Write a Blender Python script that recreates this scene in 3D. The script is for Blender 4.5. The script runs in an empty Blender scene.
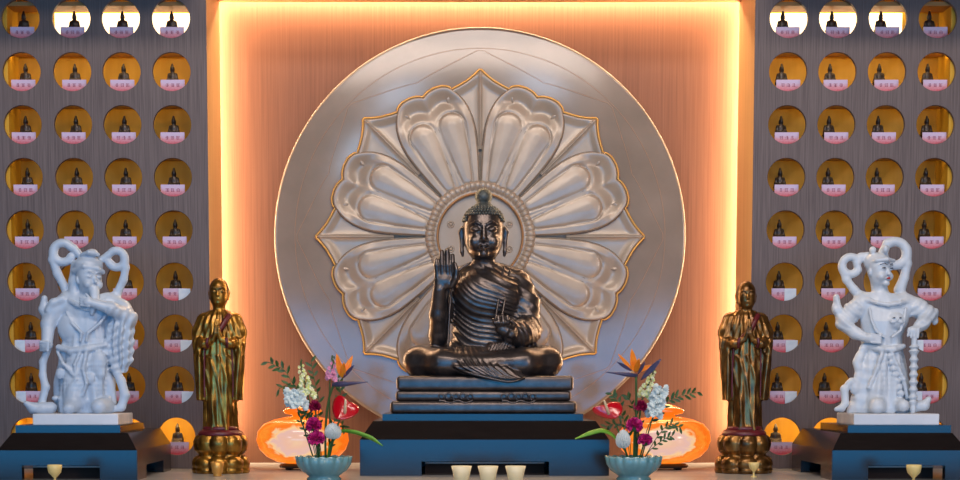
import bpy, math, random
import numpy as np
random.seed(7); np.random.seed(7)
PI = math.pi
S = bpy.context.scene
COL = S.collection

# ------------------------------------------------------------------ camera
F = 1714.0; HZ = 385.0; X0 = 455.0; DP = 6.0; EYE = 83.3*DP/F
TH = 147.0/F; TH = math.atan(TH); CT, ST = math.cos(TH), math.sin(TH)
PPY = HZ + F*math.tan(TH)
cam_d = bpy.data.cameras.new('camera'); cam = bpy.data.objects.new('camera', cam_d); COL.objects.link(cam)
cam_d.sensor_width = 36.0; cam_d.lens = F/960*36
cam_d.shift_y = (PPY-240)/960; cam_d.shift_x = (480-X0)/960
cam_d.clip_end = 60
cam.location = (0, -DP, EYE); cam.rotation_euler = (PI/2-TH, 0, 0)
S.camera = cam

def P(px, py, d):
    "world point seen at a pixel at horizontal distance d"
    u = (px-X0)/F; v = (PPY-py)/F
    t = d/(CT+v*ST)
    return (u*t, d-DP, t*(-ST+v*CT)+EYE)
def SX(py, d): return P(X0+1, py, d)[0]
def SZ(py, d): return P(X0, py-.5, d)[2]-P(X0, py+.5, d)[2]

# ------------------------------------------------------------------ materials
def newmat(name):
    m = bpy.data.materials.new(name); m.use_nodes = True
    nt = m.node_tree; b = nt.nodes['Principled BSDF']
    return m, nt, b
def mat(name, col, rough=.5, metal=0, spec=.5, noise=None, scale=(8,8,8), coat=0, bump=0, bscale=60, trans=0, sub=0):
    m, nt, b = newmat(name); N = nt.nodes; L = nt.links
    b.inputs['Base Color'].default_value = (*col, 1)
    b.inputs['Roughness'].default_value = rough; b.inputs['Metallic'].default_value = metal
    b.inputs['Specular IOR Level'].default_value = spec
    b.inputs['Coat Weight'].default_value = coat; b.inputs['Coat Roughness'].default_value = .15
    if sub:
        b.inputs['Subsurface Weight'].default_value = sub; b.inputs['Subsurface Radius'].default_value = (.01,.01,.01); b.inputs['Subsurface Scale'].default_value = 1
    if trans: b.inputs['Transmission Weight'].default_value = trans
    tc = N.new('ShaderNodeTexCoord')
    if noise:
        mp = N.new('ShaderNodeMapping'); mp.inputs['Scale'].default_value = scale
        nz = N.new('ShaderNodeTexNoise'); nz.inputs['Scale'].default_value = 1; nz.inputs['Detail'].default_value = 5
        rp = N.new('ShaderNodeValToRGB'); rp.color_ramp.elements[0].position = .3; rp.color_ramp.elements[1].position = .7
        rp.color_ramp.elements[0].color = (*col, 1); rp.color_ramp.elements[1].color = (*noise, 1)
        L.new(tc.outputs['Object'], mp.inputs[0]); L.new(mp.outputs[0], nz.inputs['Vector'])
        L.new(nz.outputs['Fac'], rp.inputs[0]); L.new(rp.outputs[0], b.inputs['Base Color'])
    if bump:
        n2 = N.new('ShaderNodeTexNoise'); n2.inputs['Scale'].default_value = bscale; n2.inputs['Detail'].default_value = 4
        bp = N.new('ShaderNodeBump'); bp.inputs['Strength'].default_value = bump; bp.inputs['Distance'].default_value = .003
        L.new(tc.outputs['Object'], n2.inputs['Vector']); L.new(n2.outputs['Fac'], bp.inputs['Height']); L.new(bp.outputs[0], b.inputs['Normal'])
    return m
def emis(name, col, s):
    m, nt, b = newmat(name)
    b.inputs['Base Color'].default_value = (*col, 1)
    b.inputs['Emission Color'].default_value = (*col, 1); b.inputs['Emission Strength'].default_value = s
    return m

M = {}
M['panel'] = mat('grey_laminate', (.105,.080,.078), .5, noise=(.19,.150,.142), scale=(260,260,5), spec=.3)
M['alcove'] = mat('red_brown_wood', (.135,.058,.033), .5, noise=(.185,.086,.050), scale=(160,160,2.5), spec=.3)
M['reveal'] = mat('orange_wood', (.47,.27,.10), .45, noise=(.58,.36,.15), scale=(120,120,2), spec=.3)
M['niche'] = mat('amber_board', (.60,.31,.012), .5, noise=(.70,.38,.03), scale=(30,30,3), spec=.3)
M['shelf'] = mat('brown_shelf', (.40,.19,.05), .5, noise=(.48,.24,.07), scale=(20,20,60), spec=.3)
M['counter'] = mat('pale_marble', (.30,.315,.325), .28, noise=(.43,.44,.445), scale=(3,9,3), spec=.5)
M['dark'] = mat('dark_room', (.03,.026,.026), .9)
M['floor'] = mat('dark_floor', (.10,.09,.08), .4)
M['ped'] = mat('dark_oak', (.011,.008,.0075), .20, noise=(.016,.012,.011), scale=(14,14,220), spec=.50)
M['inner'] = mat('dark_brown_board', (.05,.035,.03), .8, spec=.1)
M['pedtrim'] = mat('pale_edge', (.62,.55,.5), .4)
M['disc'] = mat('champagne_stone', (.225,.183,.140), .55, metal=.10, noise=(.30,.245,.192), scale=(5,5,5), coat=1, spec=.15)
M['disc'].node_tree.nodes['Principled BSDF'].inputs['Coat Roughness'].default_value = .10
M['petal'] = mat('pearl_silver', (.35,.285,.215), .36, metal=.15, noise=(.45,.375,.29), scale=(9,9,9), coat=.3, bump=.08, bscale=25)
M['gold_edge'] = mat('gilt_edge', (.80,.42,.10), .35, metal=.6)
M['vein'] = mat('tan_inlay', (.46,.30,.20), .4, metal=.2)
M['seam_shade'] = mat('taupe_shade_line', (.14,.10,.075), .5)  # brown seam tint plus crease shade, both put into the line colour
M['bronze'] = mat('dark_bronze', (.075,.066,.066), .30, metal=.8, noise=(.130,.108,.100), scale=(40,40,40), bump=.15, bscale=160)
M['hair'] = mat('green_bronze', (.06,.075,.075), .5, metal=.6, noise=(.12,.13,.12), scale=(60,60,60))
M['wmarble'] = mat('white_marble', (.54,.61,.68), .34, noise=(.68,.74,.79), scale=(14,14,14), coat=.08)
M['wblock'] = mat('white_marble_block', (.62,.66,.70), .35, noise=(.78,.80,.83), scale=(7,20,7), bump=.4, bscale=40)
M['wmarble_bluelit'] = mat('white_marble_bluelit', (.40,.50,.62), .34, noise=(.54,.64,.75), scale=(14,14,14), coat=.08)  # white marble with the blue daylight tint put into its colour
M['lip'] = mat('lip_red', (.5,.02,.02), .4)
M['ink'] = mat('eye_ink', (.03,.03,.05), .4)
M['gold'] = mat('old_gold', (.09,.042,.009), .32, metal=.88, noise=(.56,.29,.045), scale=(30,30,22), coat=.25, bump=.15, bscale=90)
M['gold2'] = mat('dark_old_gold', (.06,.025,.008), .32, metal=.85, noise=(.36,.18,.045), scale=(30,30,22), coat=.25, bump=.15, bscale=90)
M['gred'] = mat('lacquer_red', (.16,.012,.02), .35, noise=(.08,.01,.012), scale=(60,60,60))
M['fig'] = mat('figurine_bronze', (.022,.016,.014), .32, metal=.35, spec=.5, noise=(.05,.035,.025), scale=(90,90,90))
M['cardink'] = mat('card_ink', (.30,.05,.10), .6)
M['acrylic'] = mat('reflection_plate', (.62,.72,.82), .3, noise=(.80,.86,.92), scale=(40,40,40))  # bluish window reflection painted as the plate's own colour
M['ivory'] = mat('ivory_resin', (.82,.74,.48), .35, sub=.3)
M['yivory'] = mat('yellow_resin', (.80,.62,.24), .35, sub=.3)
M['celadon'] = mat('blue_celadon', (.10,.26,.30), .22, noise=(.16,.36,.40), scale=(25,25,25), coat=.5)
M['stem'] = mat('stem_green', (.035,.10,.02), .5)
M['leaf'] = mat('dark_leaf', (.015,.06,.014), .45, noise=(.04,.12,.02), scale=(60,60,60))
M['blade'] = mat('bright_leaf', (.10,.32,.02), .4, noise=(.20,.45,.04), scale=(60,60,60))
M['magenta'] = mat('magenta_petal', (.50,.008,.14), .5, noise=(.72,.03,.27), scale=(120,120,120))
M['crimson'] = mat('crimson_petal', (.26,.003,.04), .5, noise=(.42,.01,.09), scale=(120,120,120))
M['wpetal'] = mat('white_petal', (.78,.82,.78), .5)
M['bpetal'] = mat('pale_blue_petal', (.66,.76,.74), .5)
M['ypetal'] = mat('yellow_white_petal', (.72,.76,.13), .5, noise=(.88,.90,.72), scale=(120,120,120))
M['ppetal'] = mat('pink_petal', (.75,.30,.48), .5)
M['red'] = mat('spathe_red', (.52,.003,.012), .15, coat=.8, bump=.3, bscale=120)
M['spadix'] = mat('spadix_cream', (.85,.66,.40), .5)
M['orange'] = mat('orange_sepal', (.95,.20,.005), .4, noise=(.95,.32,.01), scale=(80,80,80))
M['blue'] = mat('blue_beak', (.035,.055,.13), .35, noise=(.08,.05,.10), scale=(60,60,60))
M['black'] = mat('black_wood', (.012,.01,.01), .4)

M['tube'] = emis('lit_diffuser', (1,.80,.50), 1.9)
def card_mat():
    m, nt, b = newmat('pink_name_card'); N = nt.nodes; L = nt.links
    tc = N.new('ShaderNodeTexCoord'); sp = N.new('ShaderNodeSeparateXYZ'); L.new(tc.outputs['Generated'], sp.inputs[0])
    nz = N.new('ShaderNodeTexNoise'); nz.inputs['Scale'].default_value = 9; L.new(tc.outputs['Generated'], nz.inputs['Vector'])
    ad = N.new('ShaderNodeMath'); ad.operation = 'MULTIPLY_ADD'; ad.inputs[1].default_value = .35
    L.new(nz.outputs['Fac'], ad.inputs[0]); L.new(sp.outputs['Z'], ad.inputs[2])
    rp = N.new('ShaderNodeValToRGB'); e = rp.color_ramp.elements
    e[0].position = .35; e[0].color = (.60,.07,.10,1); e[1].position = .95; e[1].color = (.66,.52,.70,1)
    c = e.new(.68); c.color = (.72,.32,.38,1)
    L.new(ad.outputs[0], rp.inputs[0]); L.new(rp.outputs[0], b.inputs['Base Color']); b.inputs['Roughness'].default_value = .45
    return m
M['card'] = card_mat()
def lamp_mat():
    m, nt, b = newmat('glowing_swirl_glass'); N = nt.nodes; L = nt.links
    tc = N.new('ShaderNodeTexCoord')
    mp = N.new('ShaderNodeMapping'); mp.inputs['Scale'].default_value = (8,8,15)
    L.new(tc.outputs['Object'], mp.inputs[0])
    # pale shell-like eye on the front of the pot, swirled into the amber body
    ln = N.new('ShaderNodeVectorMath'); ln.operation = 'LENGTH'
    sb = N.new('ShaderNodeVectorMath'); sb.operation = 'SUBTRACT'; sb.inputs[1].default_value = (-.1,-1.05,1.45)
    L.new(mp.outputs[0], sb.inputs[0]); L.new(sb.outputs[0], ln.inputs[0])
    nz = N.new('ShaderNodeTexNoise'); nz.inputs['Scale'].default_value = 2.0; nz.inputs['Detail'].default_value = 3; nz.inputs['Distortion'].default_value = 1.5
    L.new(mp.outputs[0], nz.inputs['Vector'])
    ad = N.new('ShaderNodeMath'); ad.operation = 'MULTIPLY_ADD'; ad.inputs[1].default_value = .75; L.new(nz.outputs['Fac'], ad.inputs[0]); L.new(ln.outputs['Value'], ad.inputs[2])
    rp = N.new('ShaderNodeValToRGB'); e = rp.color_ramp.elements
    e[0].position = 0; e[0].color = (.90,.62,.36,1); e[1].position = 1; e[1].color = (1,.17,.006,1)
    for p_, c_ in ((.35,(.85,.50,.36)),(.55,(.80,.50,.44)),(.66,(.98,.62,.30)),(.74,(1,.20,.012)),(.86,(1,.29,.025))):
        q = e.new(p_); q.color = (*c_,1)
    dv = N.new('ShaderNodeMath'); dv.operation = 'DIVIDE'; dv.inputs[1].default_value = 1.75
    L.new(ad.outputs[0], dv.inputs[0]); L.new(dv.outputs[0], rp.inputs[0])
    L.new(rp.outputs[0], b.inputs['Emission Color']); b.inputs['Emission Strength'].default_value = .95
    b.inputs['Base Color'].default_value = (.05,.02,.01,1); b.inputs['Roughness'].default_value = .15
    return m
M['lamp'] = lamp_mat()

# ------------------------------------------------------------------ object helpers
def link(name, me, m, parent=None, loc=(0,0,0), rot=(0,0,0), smooth=True):
    if m is not None: me.materials.append(m)
    if smooth: me.polygons.foreach_set('use_smooth', [True]*len(me.polygons))
    o = bpy.data.objects.new(name, me); COL.objects.link(o)
    o.location = loc; o.rotation_euler = rot
    if parent: o.parent = parent
    return o
def pyd(name, v, f):
    me = bpy.data.meshes.new(name)
    me.from_pydata([tuple(map(float, p)) for p in v], [], [tuple(map(int, q)) for q in f]); me.update(); return me
def tag(o, label=None, cat=None, group=None, kind=None):
    if label: o['label'] = label
    if cat: o['category'] = cat
    if group: o['group'] = group
    if kind: o['kind'] = kind
    return o
def empty(name, loc, label, cat, group=None, rz=0):
    o = bpy.data.objects.new(name, None); COL.objects.link(o); o.location = loc; o.rotation_euler = (0,0,rz)
    o.empty_display_size = .02
    return tag(o, label, cat, group)

class MB:
    def __init__(s): s.v = []; s.f = []
    def add(s, v, f):
        n = len(s.v); s.v += [tuple(p) for p in v]; s.f += [tuple(i+n for i in q) for q in f]; return s
    def box(s, a, b, bev=0):
        (x0,y0,z0),(x1,y1,z1) = a, b
        v = [(x,y,z) for z in (z0,z1) for y in (y0,y1) for x in (x0,x1)]
        return s.add(v, [(0,2,3,1),(4,5,7,6),(0,1,5,4),(2,6,7,3),(0,4,6,2),(1,3,7,5)])
    def frustum(s, r0, z0, r1, z1):
        v = [(r0[0],r0[1],z0),(r0[2],r0[1],z0),(r0[2],r0[3],z0),(r0[0],r0[3],z0),(r1[0],r1[1],z1),(r1[2],r1[1],z1),(r1[2],r1[3],z1),(r1[0],r1[3],z1)]
        return s.add(v, [(3,2,1,0),(4,5,6,7),(0,1,5,4),(1,2,6,5),(2,3,7,6),(3,0,4,7)])
    def tube(s, pts, rad, n=8, flat=1.0, closed=False):
        pts = [np.array(p, float) for p in pts]; m = len(pts)
        if not hasattr(rad, '__len__'): rad = [rad]*m
        rings = []
        up = np.array((0,-1,0.))
        for i, p in enumerate(pts):
            a = pts[(i-1) % m] if (closed or i) else p; b = pts[(i+1) % m] if (closed or i < m-1) else p
            t = b-a; t = t/(np.linalg.norm(t)+1e-12)
            u = np.cross(t, up)
            if np.linalg.norm(u) < .15: u = np.cross(t, np.array((1,0,0.)))
            u /= np.linalg.norm(u); w = np.cross(u, t)
            rings.append([tuple(p+rad[i]*(math.cos(2*PI*k/n)*u+flat*math.sin(2*PI*k/n)*w)) for k in range(n)])
        v = [q for r in rings for q in r]; f = []
        for i in range(m if closed else m-1):
            j = (i+1) % m
            for k in range(n):
                k2 = (k+1) % n; f.append((i*n+k, i*n+k2, j*n+k2, j*n+k))
        if not closed:
            f.append(tuple(range(n))[::-1]); f.append(tuple((m-1)*n+k for k in range(n)))
        return s.add(v, f)
    def lathe(s, prof, n=32, c=(0,0,0), lobes=0, amp=0, open_=False):
        v = []; f = []
        for r, z in prof:
            for k in range(n):
                a = 2*PI*k/n; q = r*(1+(amp*(abs(math.sin(lobes*a/2))-.5) if lobes else 0))
                v.append((c[0]+q*math.cos(a), c[1]+q*math.sin(a), c[2]+z))
        for i in range(len(prof)-1):
            for k in range(n):
                k2 = (k+1) % n; f.append((i*n+k, i*n+k2, (i+1)*n+k2, (i+1)*n+k))
        if prof[0][0] > 1e-5 and not open_: f.append(tuple(range(n))[::-1])
        if prof[-1][0] > 1e-5 and not open_: f.append(tuple((len(prof)-1)*n+k for k in range(n)))
        return s.add(v, f)
    def ball(s, c, r, n=10, m=7):
        if not hasattr(r, '__len__'): r = (r,r,r)
        v = [(c[0], c[1], c[2]-r[2])]; f = []
        for i in range(1, m):
            ph = -PI/2+PI*i/m
            for k in range(n):
                a = 2*PI*k/n; v.append((c[0]+r[0]*math.cos(ph)*math.cos(a), c[1]+r[1]*math.cos(ph)*math.sin(a), c[2]+r[2]*math.sin(ph)))
        v.append((c[0], c[1], c[2]+r[2])); t = len(v)-1
        for k in range(n):
            k2 = (k+1) % n; f.append((0, 1+k2, 1+k)); f.append((t, 1+(m-2)*n+k, 1+(m-2)*n+k2))
            for i in range(m-2): f.append((1+i*n+k, 1+i*n+k2, 1+(i+1)*n+k2, 1+(i+1)*n+k))
        return s.add(v, f)
    def build(s, name, m, parent=None, loc=(0,0,0), smooth=False, bevel=0, rot=(0,0,0)):
        o = link(name, pyd(name, s.v, s.f), m, parent, loc, rot, smooth)
        if bevel:
            b = o.modifiers.new('bevel', 'BEVEL'); b.width = bevel; b.segments = 2; b.limit_method = 'ANGLE'
        return o

# ------------------------------------------------------------------ distance-field sculpting (for statues)
def surfnet(Fd, org, h):
    ins = Fd < 0
    c = [(i,j,k) for i in (0,1) for j in (0,1) for k in (0,1)]
    n0, n1, n2 = Fd.shape
    sl = lambda A, q: A[q[0]:n0-1+q[0], q[1]:n1-1+q[1], q[2]:n2-1+q[2]]
    cnt = sum(sl(ins, q).astype(np.int8) for q in c)
    mixed = (cnt > 0) & (cnt < 8)
    I = np.argwhere(mixed); ids = -np.ones(mixed.shape, np.int32); ids[mixed] = np.arange(len(I))
    V = {q: Fd[I[:,0]+q[0], I[:,1]+q[1], I[:,2]+q[2]] for q in c}
    acc = np.zeros((len(I),3)); w = np.zeros(len(I))
    for a in c:
        for ax in range(3):
            if a[ax]: continue
            b = list(a); b[ax] = 1; b = tuple(b)
            fa, fb = V[a], V[b]; cr = (fa < 0) != (fb < 0)
            t = np.where(cr, fa/np.where(cr, fa-fb, 1), 0)
            p = np.array(a, float)[None,:].repeat(len(I), 0); p[:,ax] += t
            acc[cr] += p[cr]; w[cr] += 1
    pts = (I+acc/w[:,None])*h+np.array(org)
    faces = []
    for ax in range(3):
        A = [slice(None)]*3; B = [slice(None)]*3; A[ax] = slice(0,-1); B[ax] = slice(1,None)
        ia, ib = ins[tuple(A)], ins[tuple(B)]
        E = np.argwhere(ia != ib); o1, o2 = [(1,2),(2,0),(0,1)][ax]
        E = E[(E[:,o1] > 0) & (E[:,o2] > 0) & (E[:,o1] < Fd.shape[o1]-1) & (E[:,o2] < Fd.shape[o2]-1)]
        s = ia[E[:,0],E[:,1],E[:,2]]
        def cell(d1, d2):
            q = E.copy(); q[:,o1] -= d1; q[:,o2] -= d2; return ids[q[:,0],q[:,1],q[:,2]]
        Q = np.stack([cell(1,1), cell(0,1), cell(0,0), cell(1,0)], 1)
        Q[~s] = Q[~s][:, ::-1]
        faces.append(Q)
    return pts, np.concatenate(faces)

class SDF:
    def __init__(s, lo, hi, h):
        s.h = h; s.lo = np.array(lo, float)
        n = [int((b-a)/h)+2 for a, b in zip(lo, hi)]
        s.g = [np.float32(lo[i])+np.arange(n[i], dtype=np.float32)*np.float32(h) for i in range(3)]
        s.D = np.full(n, 50, np.float32)
    def _sub(s, lo, hi, m):
        r = []
        for i in range(3):
            a = max(0, int((lo[i]-m-s.lo[i])/s.h)); b = min(len(s.g[i]), int((hi[i]+m-s.lo[i])/s.h)+2); r.append(slice(a, max(a, b)))
        X, Y, Z = np.meshgrid(s.g[0][r[0]], s.g[1][r[1]], s.g[2][r[2]], indexing='ij', sparse=True)
        return tuple(r), X, Y, Z
    def _mix(s, r, d, k, op):
        A = s.D[r]
        if op == 'sub': d = -d
        if k <= 0:
            s.D[r] = np.minimum(A, d) if op == 'add' else np.maximum(A, d); return
        hh = np.clip(k-np.abs(A-d), 0, None)/k
        s.D[r] = (np.minimum(A, d)-hh*hh*k*.25) if op == 'add' else (np.maximum(A, d)+hh*hh*k*.25)
    def ell(s, c, rad, k=2, op='add', rot=None):
        R = max(rad); lo = [q-R for q in c]; hi = [q+R for q in c]
        r, X, Y, Z = s._sub(lo, hi, k+2*s.h)
        x, y, z = X-c[0], Y-c[1], Z-c[2]
        if rot is not None:   # rot = (rx, ry, rz) degrees, object rotated by this
            ax, ay, az = [math.radians(-q) for q in rot]
            x, y = x*math.cos(az)-y*math.sin(az), x*math.sin(az)+y*math.cos(az)
            x, z = x*math.cos(ay)+z*math.sin(ay), -x*math.sin(ay)+z*math.cos(ay)
            y, z = y*math.cos(ax)-z*math.sin(ax), y*math.sin(ax)+z*math.cos(ax)
        k0 = np.sqrt((x/rad[0])**2+(y/rad[1])**2+(z/rad[2])**2)
        k1 = np.sqrt((x/rad[0]**2)**2+(y/rad[1]**2)**2+(z/rad[2]**2)**2)+1e-6
        s._mix(r, k0*(k0-1)/k1, k, op); return s
    def cap(s, a, b, ra, rb, k=2, op='add', sq=1.0):
        "tapered capsule; sq squashes it in y"
        R = max(ra, rb); lo = [min(p,q)-R for p,q in zip(a,b)]; hi = [max(p,q)+R for p,q in zip(a,b)]
        r, X, Y, Z = s._sub(lo, hi, k+2*s.h)
        a = np.array(a, np.float32); b = np.array(b, np.float32); d = b-a; L2 = float((d*d).sum())+1e-9
        x, y, z = X-a[0], Y-a[1], Z-a[2]
        t = np.clip((x*d[0]+y*d[1]+z*d[2])/L2, 0, 1)
        q = np.sqrt((x-t*d[0])**2+((y-t*d[1])/sq)**2+(z-t*d[2])**2)-(ra+t*(rb-ra))
        s._mix(r, q*min(1, sq) if sq < 1 else q, k, op); return s
    def chain(s, pts, rads, k=1.5, op='add', sq=1.0):
        if not hasattr(rads, '__len__'): rads = [rads]*len(pts)
        for i in range(len(pts)-1): s.cap(pts[i], pts[i+1], rads[i], rads[i+1], k if op == 'add' else 0, op, sq)
        return s
    def box(s, c, hf, rd=1, k=1, op='add'):
        r, X, Y, Z = s._sub([p-q for p,q in zip(c,hf)], [p+q for p,q in zip(c,hf)], k+2*s.h)
        q = [np.abs(A-p)-(w-rd) for A,p,w in zip((X,Y,Z), c, hf)]
        o = np.sqrt(sum(np.maximum(t,0)**2 for t in q))+np.minimum(np.maximum(np.maximum(q[0],q[1]),q[2]),0)-rd
        s._mix(r, o, k, op); return s
    def loft(s, st, k=2, fold=None, op='add'):
        "st: list of (z, cx, cy, rx, ry) from low z to high; fold(theta, z) -> radial px"
        st = np.array(st, float); zz = st[:,0]
        lo = [min(st[:,1]-st[:,3]), min(st[:,2]-st[:,4]), zz[0]]; hi = [max(st[:,1]+st[:,3]), max(st[:,2]+st[:,4]), zz[-1]]
        r, X, Y, Z = s._sub(lo, hi, k+3)
        f = [np.interp(Z.ravel(), zz, st[:,i]).astype(np.float32).reshape(Z.shape) for i in range(1,5)]
        x, y = X-f[0], Y-f[1]
        q = np.sqrt((x/f[2])**2+(y/f[3])**2)
        d = (q-1)*np.minimum(f[2], f[3])*.9
        if fold is not None: d = d-fold(np.arctan2(-y, x), Z)
        d = np.maximum(d, np.maximum(zz[0]-Z, Z-zz[-1]))
        s._mix(r, d, k, op); return s
    def disp(s, fn):
        X, Y, Z = np.meshgrid(*s.g, indexing='ij', sparse=True)
        near = np.abs(s.D) < 6
        s.D = np.where(near, s.D-fn(X, Y, Z).astype(np.float32), s.D); return s
    def mesh(s, name, sx, sz):
        s.D[0] = s.D[-1] = 9; s.D[:,0] = s.D[:,-1] = 9; s.D[:,:,0] = s.D[:,:,-1] = 9
        p, q = surfnet(s.D, s.lo, s.h)
        p = p*np.array((sx, sx, sz))
        me = bpy.data.meshes.new(name)
        me.vertices.add(len(p)); me.vertices.foreach_set('co', p.astype(np.float32).ravel())
        me.loops.add(len(q)*4); me.loops.foreach_set('vertex_index', q.astype(np.int32).ravel())
        me.polygons.add(len(q)); me.polygons.foreach_set('loop_start', np.arange(0, len(q)*4, 4, dtype=np.int32))
        me.update(calc_edges=True); me.validate()
        return me
def arc(c, r, a0, a1, n=10, y=0, y1=None, rz=None):
    "points on an arc in the x-z plane, degrees"
    rz = rz or r; y1 = y if y1 is None else y1
    return [(c[0]+r*math.cos(math.radians(a0+(a1-a0)*i/n)), y+(y1-y)*i/n, c[1]+rz*math.sin(math.radians(a0+(a1-a0)*i/n))) for i in range(n+1)]

# ------------------------------------------------------------------ the setting
def st(o, kind='structure'): o['kind'] = kind; return o
REV = .335; BACK = .45
XL, XR = P(209,240,DP)[0], P(751.9,240,DP)[0]           # inner edges of the two niche walls
ZT = P(X0, 2.2, DP+REV)[2]                               # underside of the alcove header
ROWY = [18,72,124.7,177,229.3,282,334,385,436]
ROWZ = np.polyval(np.polyfit(range(9), [P(X0,y,DP)[2] for y in ROWY], 1), range(9))
COLL = [P(x, 229, DP)[0] for x in (24.8, 75, 124, 173.6)]
COLR = [P(x, 229, DP)[0] for x in (785.6, 834.5, 883.7, 933)]
RH = .0655; PT = .016; HX = .088; HZc = abs(ROWZ[1]-ROWZ[0])/2

def niche_wall(name, cols, x0, x1):
    mb = MB(); nseg = 48
    zt, zb = ROWZ[0]+HZc, ROWZ[-1]-HZc
    mid = [(a+b)/2 for a, b in zip(cols, cols[1:])]
    ed = [cols[0]-(mid[0]-cols[0])]+mid+[cols[-1]+(cols[-1]-mid[-1])]
    for ci, cx in enumerate(cols):
        for cz in ROWZ:
            l, r_ = ed[ci]-cx, ed[ci+1]-cx
            cor = [math.atan2(b, a) for a in (l, r_) for b in (-HZc, HZc)]
            ang = sorted([2*PI*k/nseg-PI for k in range(nseg)]+cor)
            V = []
            for a in ang:
                c, s_ = math.cos(a), math.sin(a)
                t = min((r_/c if c > 0 else l/c) if abs(c) > 1e-9 else 9, HZc/abs(s_) if abs(s_) > 1e-9 else 9)
                V.append((cx+c*t, 0, cz+s_*t))
            n = len(ang)
            for rr, yy in ((RH, .001), (RH-.001, 0), (RH, PT)):
                pass
            for rr, yy in ((RH+.001, 0), (RH, .001), (RH, PT)): V += [(cx+rr*math.cos(a), yy, cz+rr*math.sin(a)) for a in ang]
            Fc = [(q*n+k, q*n+(k+1) % n, (q+1)*n+(k+1) % n, (q+1)*n+k) for q in range(3) for k in range(n)]
            mb.add(V, Fc)
    def quad(a, b, c, d): mb.add([(a,0,c),(b,0,c),(b,0,d),(a,0,d)], [(0,1,2,3)])
    quad(x0, ed[0], 0, 1.9); quad(ed[-1], x1, 0, 1.9); quad(ed[0], ed[-1], 0, zb); quad(ed[0], ed[-1], zt, 1.9)
    w = st(mb.build(name, M['panel']))
    return w, ed
wl, edl = niche_wall('wall_left', COLL, -2.7, XL)
wr, edr = niche_wall('wall_right', COLR, XR, 2.9)
ND = .17      # depth of the niche cabinet
for w, ed, side in ((wl, edl, -1), (wr, edr, 1)):
    xdiv = P(4, 72, DP)[0] if side < 0 else P(954, 72, DP)[0]
    xin = ed[-1]+.012 if side < 0 else ed[0]-.012
    a, b = min(xdiv, xin), max(xdiv, xin)
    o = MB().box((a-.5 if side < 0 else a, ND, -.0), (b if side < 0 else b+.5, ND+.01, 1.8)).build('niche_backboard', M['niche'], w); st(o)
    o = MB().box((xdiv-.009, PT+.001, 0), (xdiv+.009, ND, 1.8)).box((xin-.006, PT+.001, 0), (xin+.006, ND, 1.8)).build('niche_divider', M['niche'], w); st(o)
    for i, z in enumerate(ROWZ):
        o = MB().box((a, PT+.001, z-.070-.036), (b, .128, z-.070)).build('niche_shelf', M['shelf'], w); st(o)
    z = ROWZ[0]
    la, lb = (a+.14, b-.012) if side < 0 else (a+.012, b-.14)
    st(MB().box((la, ND-.006, z-.060), (lb, ND-.001, z+.052)).build('light_panel', M['tube'], w))
    st(MB().box((a, PT+.001, z+.046), (b, .122, z+.060)).build('niche_valance', M['shelf'], w))

wb = st(MB().box((XL-.3, BACK, 0), (XR+.3, BACK+.03, 1.95)).build('wall_back', M['alcove']))
st(MB().box((XL-.028, .002, 0), (XL, REV, ZT+.03)).build('trim_1', M['reveal']))
st(MB().box((XR, .002, 0), (XR+.028, REV, ZT+.03)).build('trim_2', M['reveal']))
st(MB().box((XL-.028, .002, ZT), (XR+.028, REV, ZT+.028)).build('trim_3', M['reveal']))
st(MB().box((XL-.3, REV-.04, 0), (XL-.27, BACK, 1.95)).box((XR+.27, REV-.04, 0), (XR+.3, BACK, 1.95)).box((XL-.3, REV-.04, ZT+.27), (XR+.3, BACK, ZT+.3)).build('trim_4', M['reveal']))
st(MB().box((XL-.028, -.004, ZT+.028), (XR+.028, .02, 1.9)).build('trim_5', M['panel']))
st(MB().box((-3.2, -.40, 1.66), (XL-.03, .3, 2.3)).build('shade_bulkhead_left', M['panel']))  # unseen bulkheads, added over the side panels alone to shade their tops
st(MB().box((XR+.03, -.40, 1.66), (3.4, .3, 2.3)).build('shade_bulkhead_right', M['panel']))
FLZ = -.95
st(MB().box((-6.6, -14.5, FLZ-.05), (6.6, 1.0, FLZ)).build('floor', M['floor']))
st(MB().box((-6.6, -14.5, 4.8), (6.6, 1.0, 4.9)).build('ceiling', M['dark']))
st(MB().box((-6.7, -14.5, FLZ), (-6.6, 1.0, 4.8)).box((-6.6, .5, FLZ), (-2.7, .6, 4.8)).build('wall_side_left', M['dark']))
st(MB().box((6.6, -14.5, FLZ), (6.7, 1.0, 4.8)).box((2.9, .5, FLZ), (6.6, .6, 4.8)).build('wall_side_right', M['dark']))
st(MB().box((-6.6, -14.6, FLZ), (-6.3, -14.5, 4.8)).box((6.3, -14.6, FLZ), (6.6, -14.5, 4.8)).box((-6.3, -14.6, 1.1), (6.3, -14.5, 4.8)).build('wall_front', M['dark']))

ctr = MB().box((-2.7, -1.75, -.04), (2.9, BACK, 0)).build('altar_counter', M['counter'])
tag(ctr, 'pale grey marble counter running along the foot of the altar wall', 'counter')
MB().box((-2.6, -1.65, FLZ), (2.8, 0.3, -.04)).build('front_panel', M['panel'], ctr)

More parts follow.
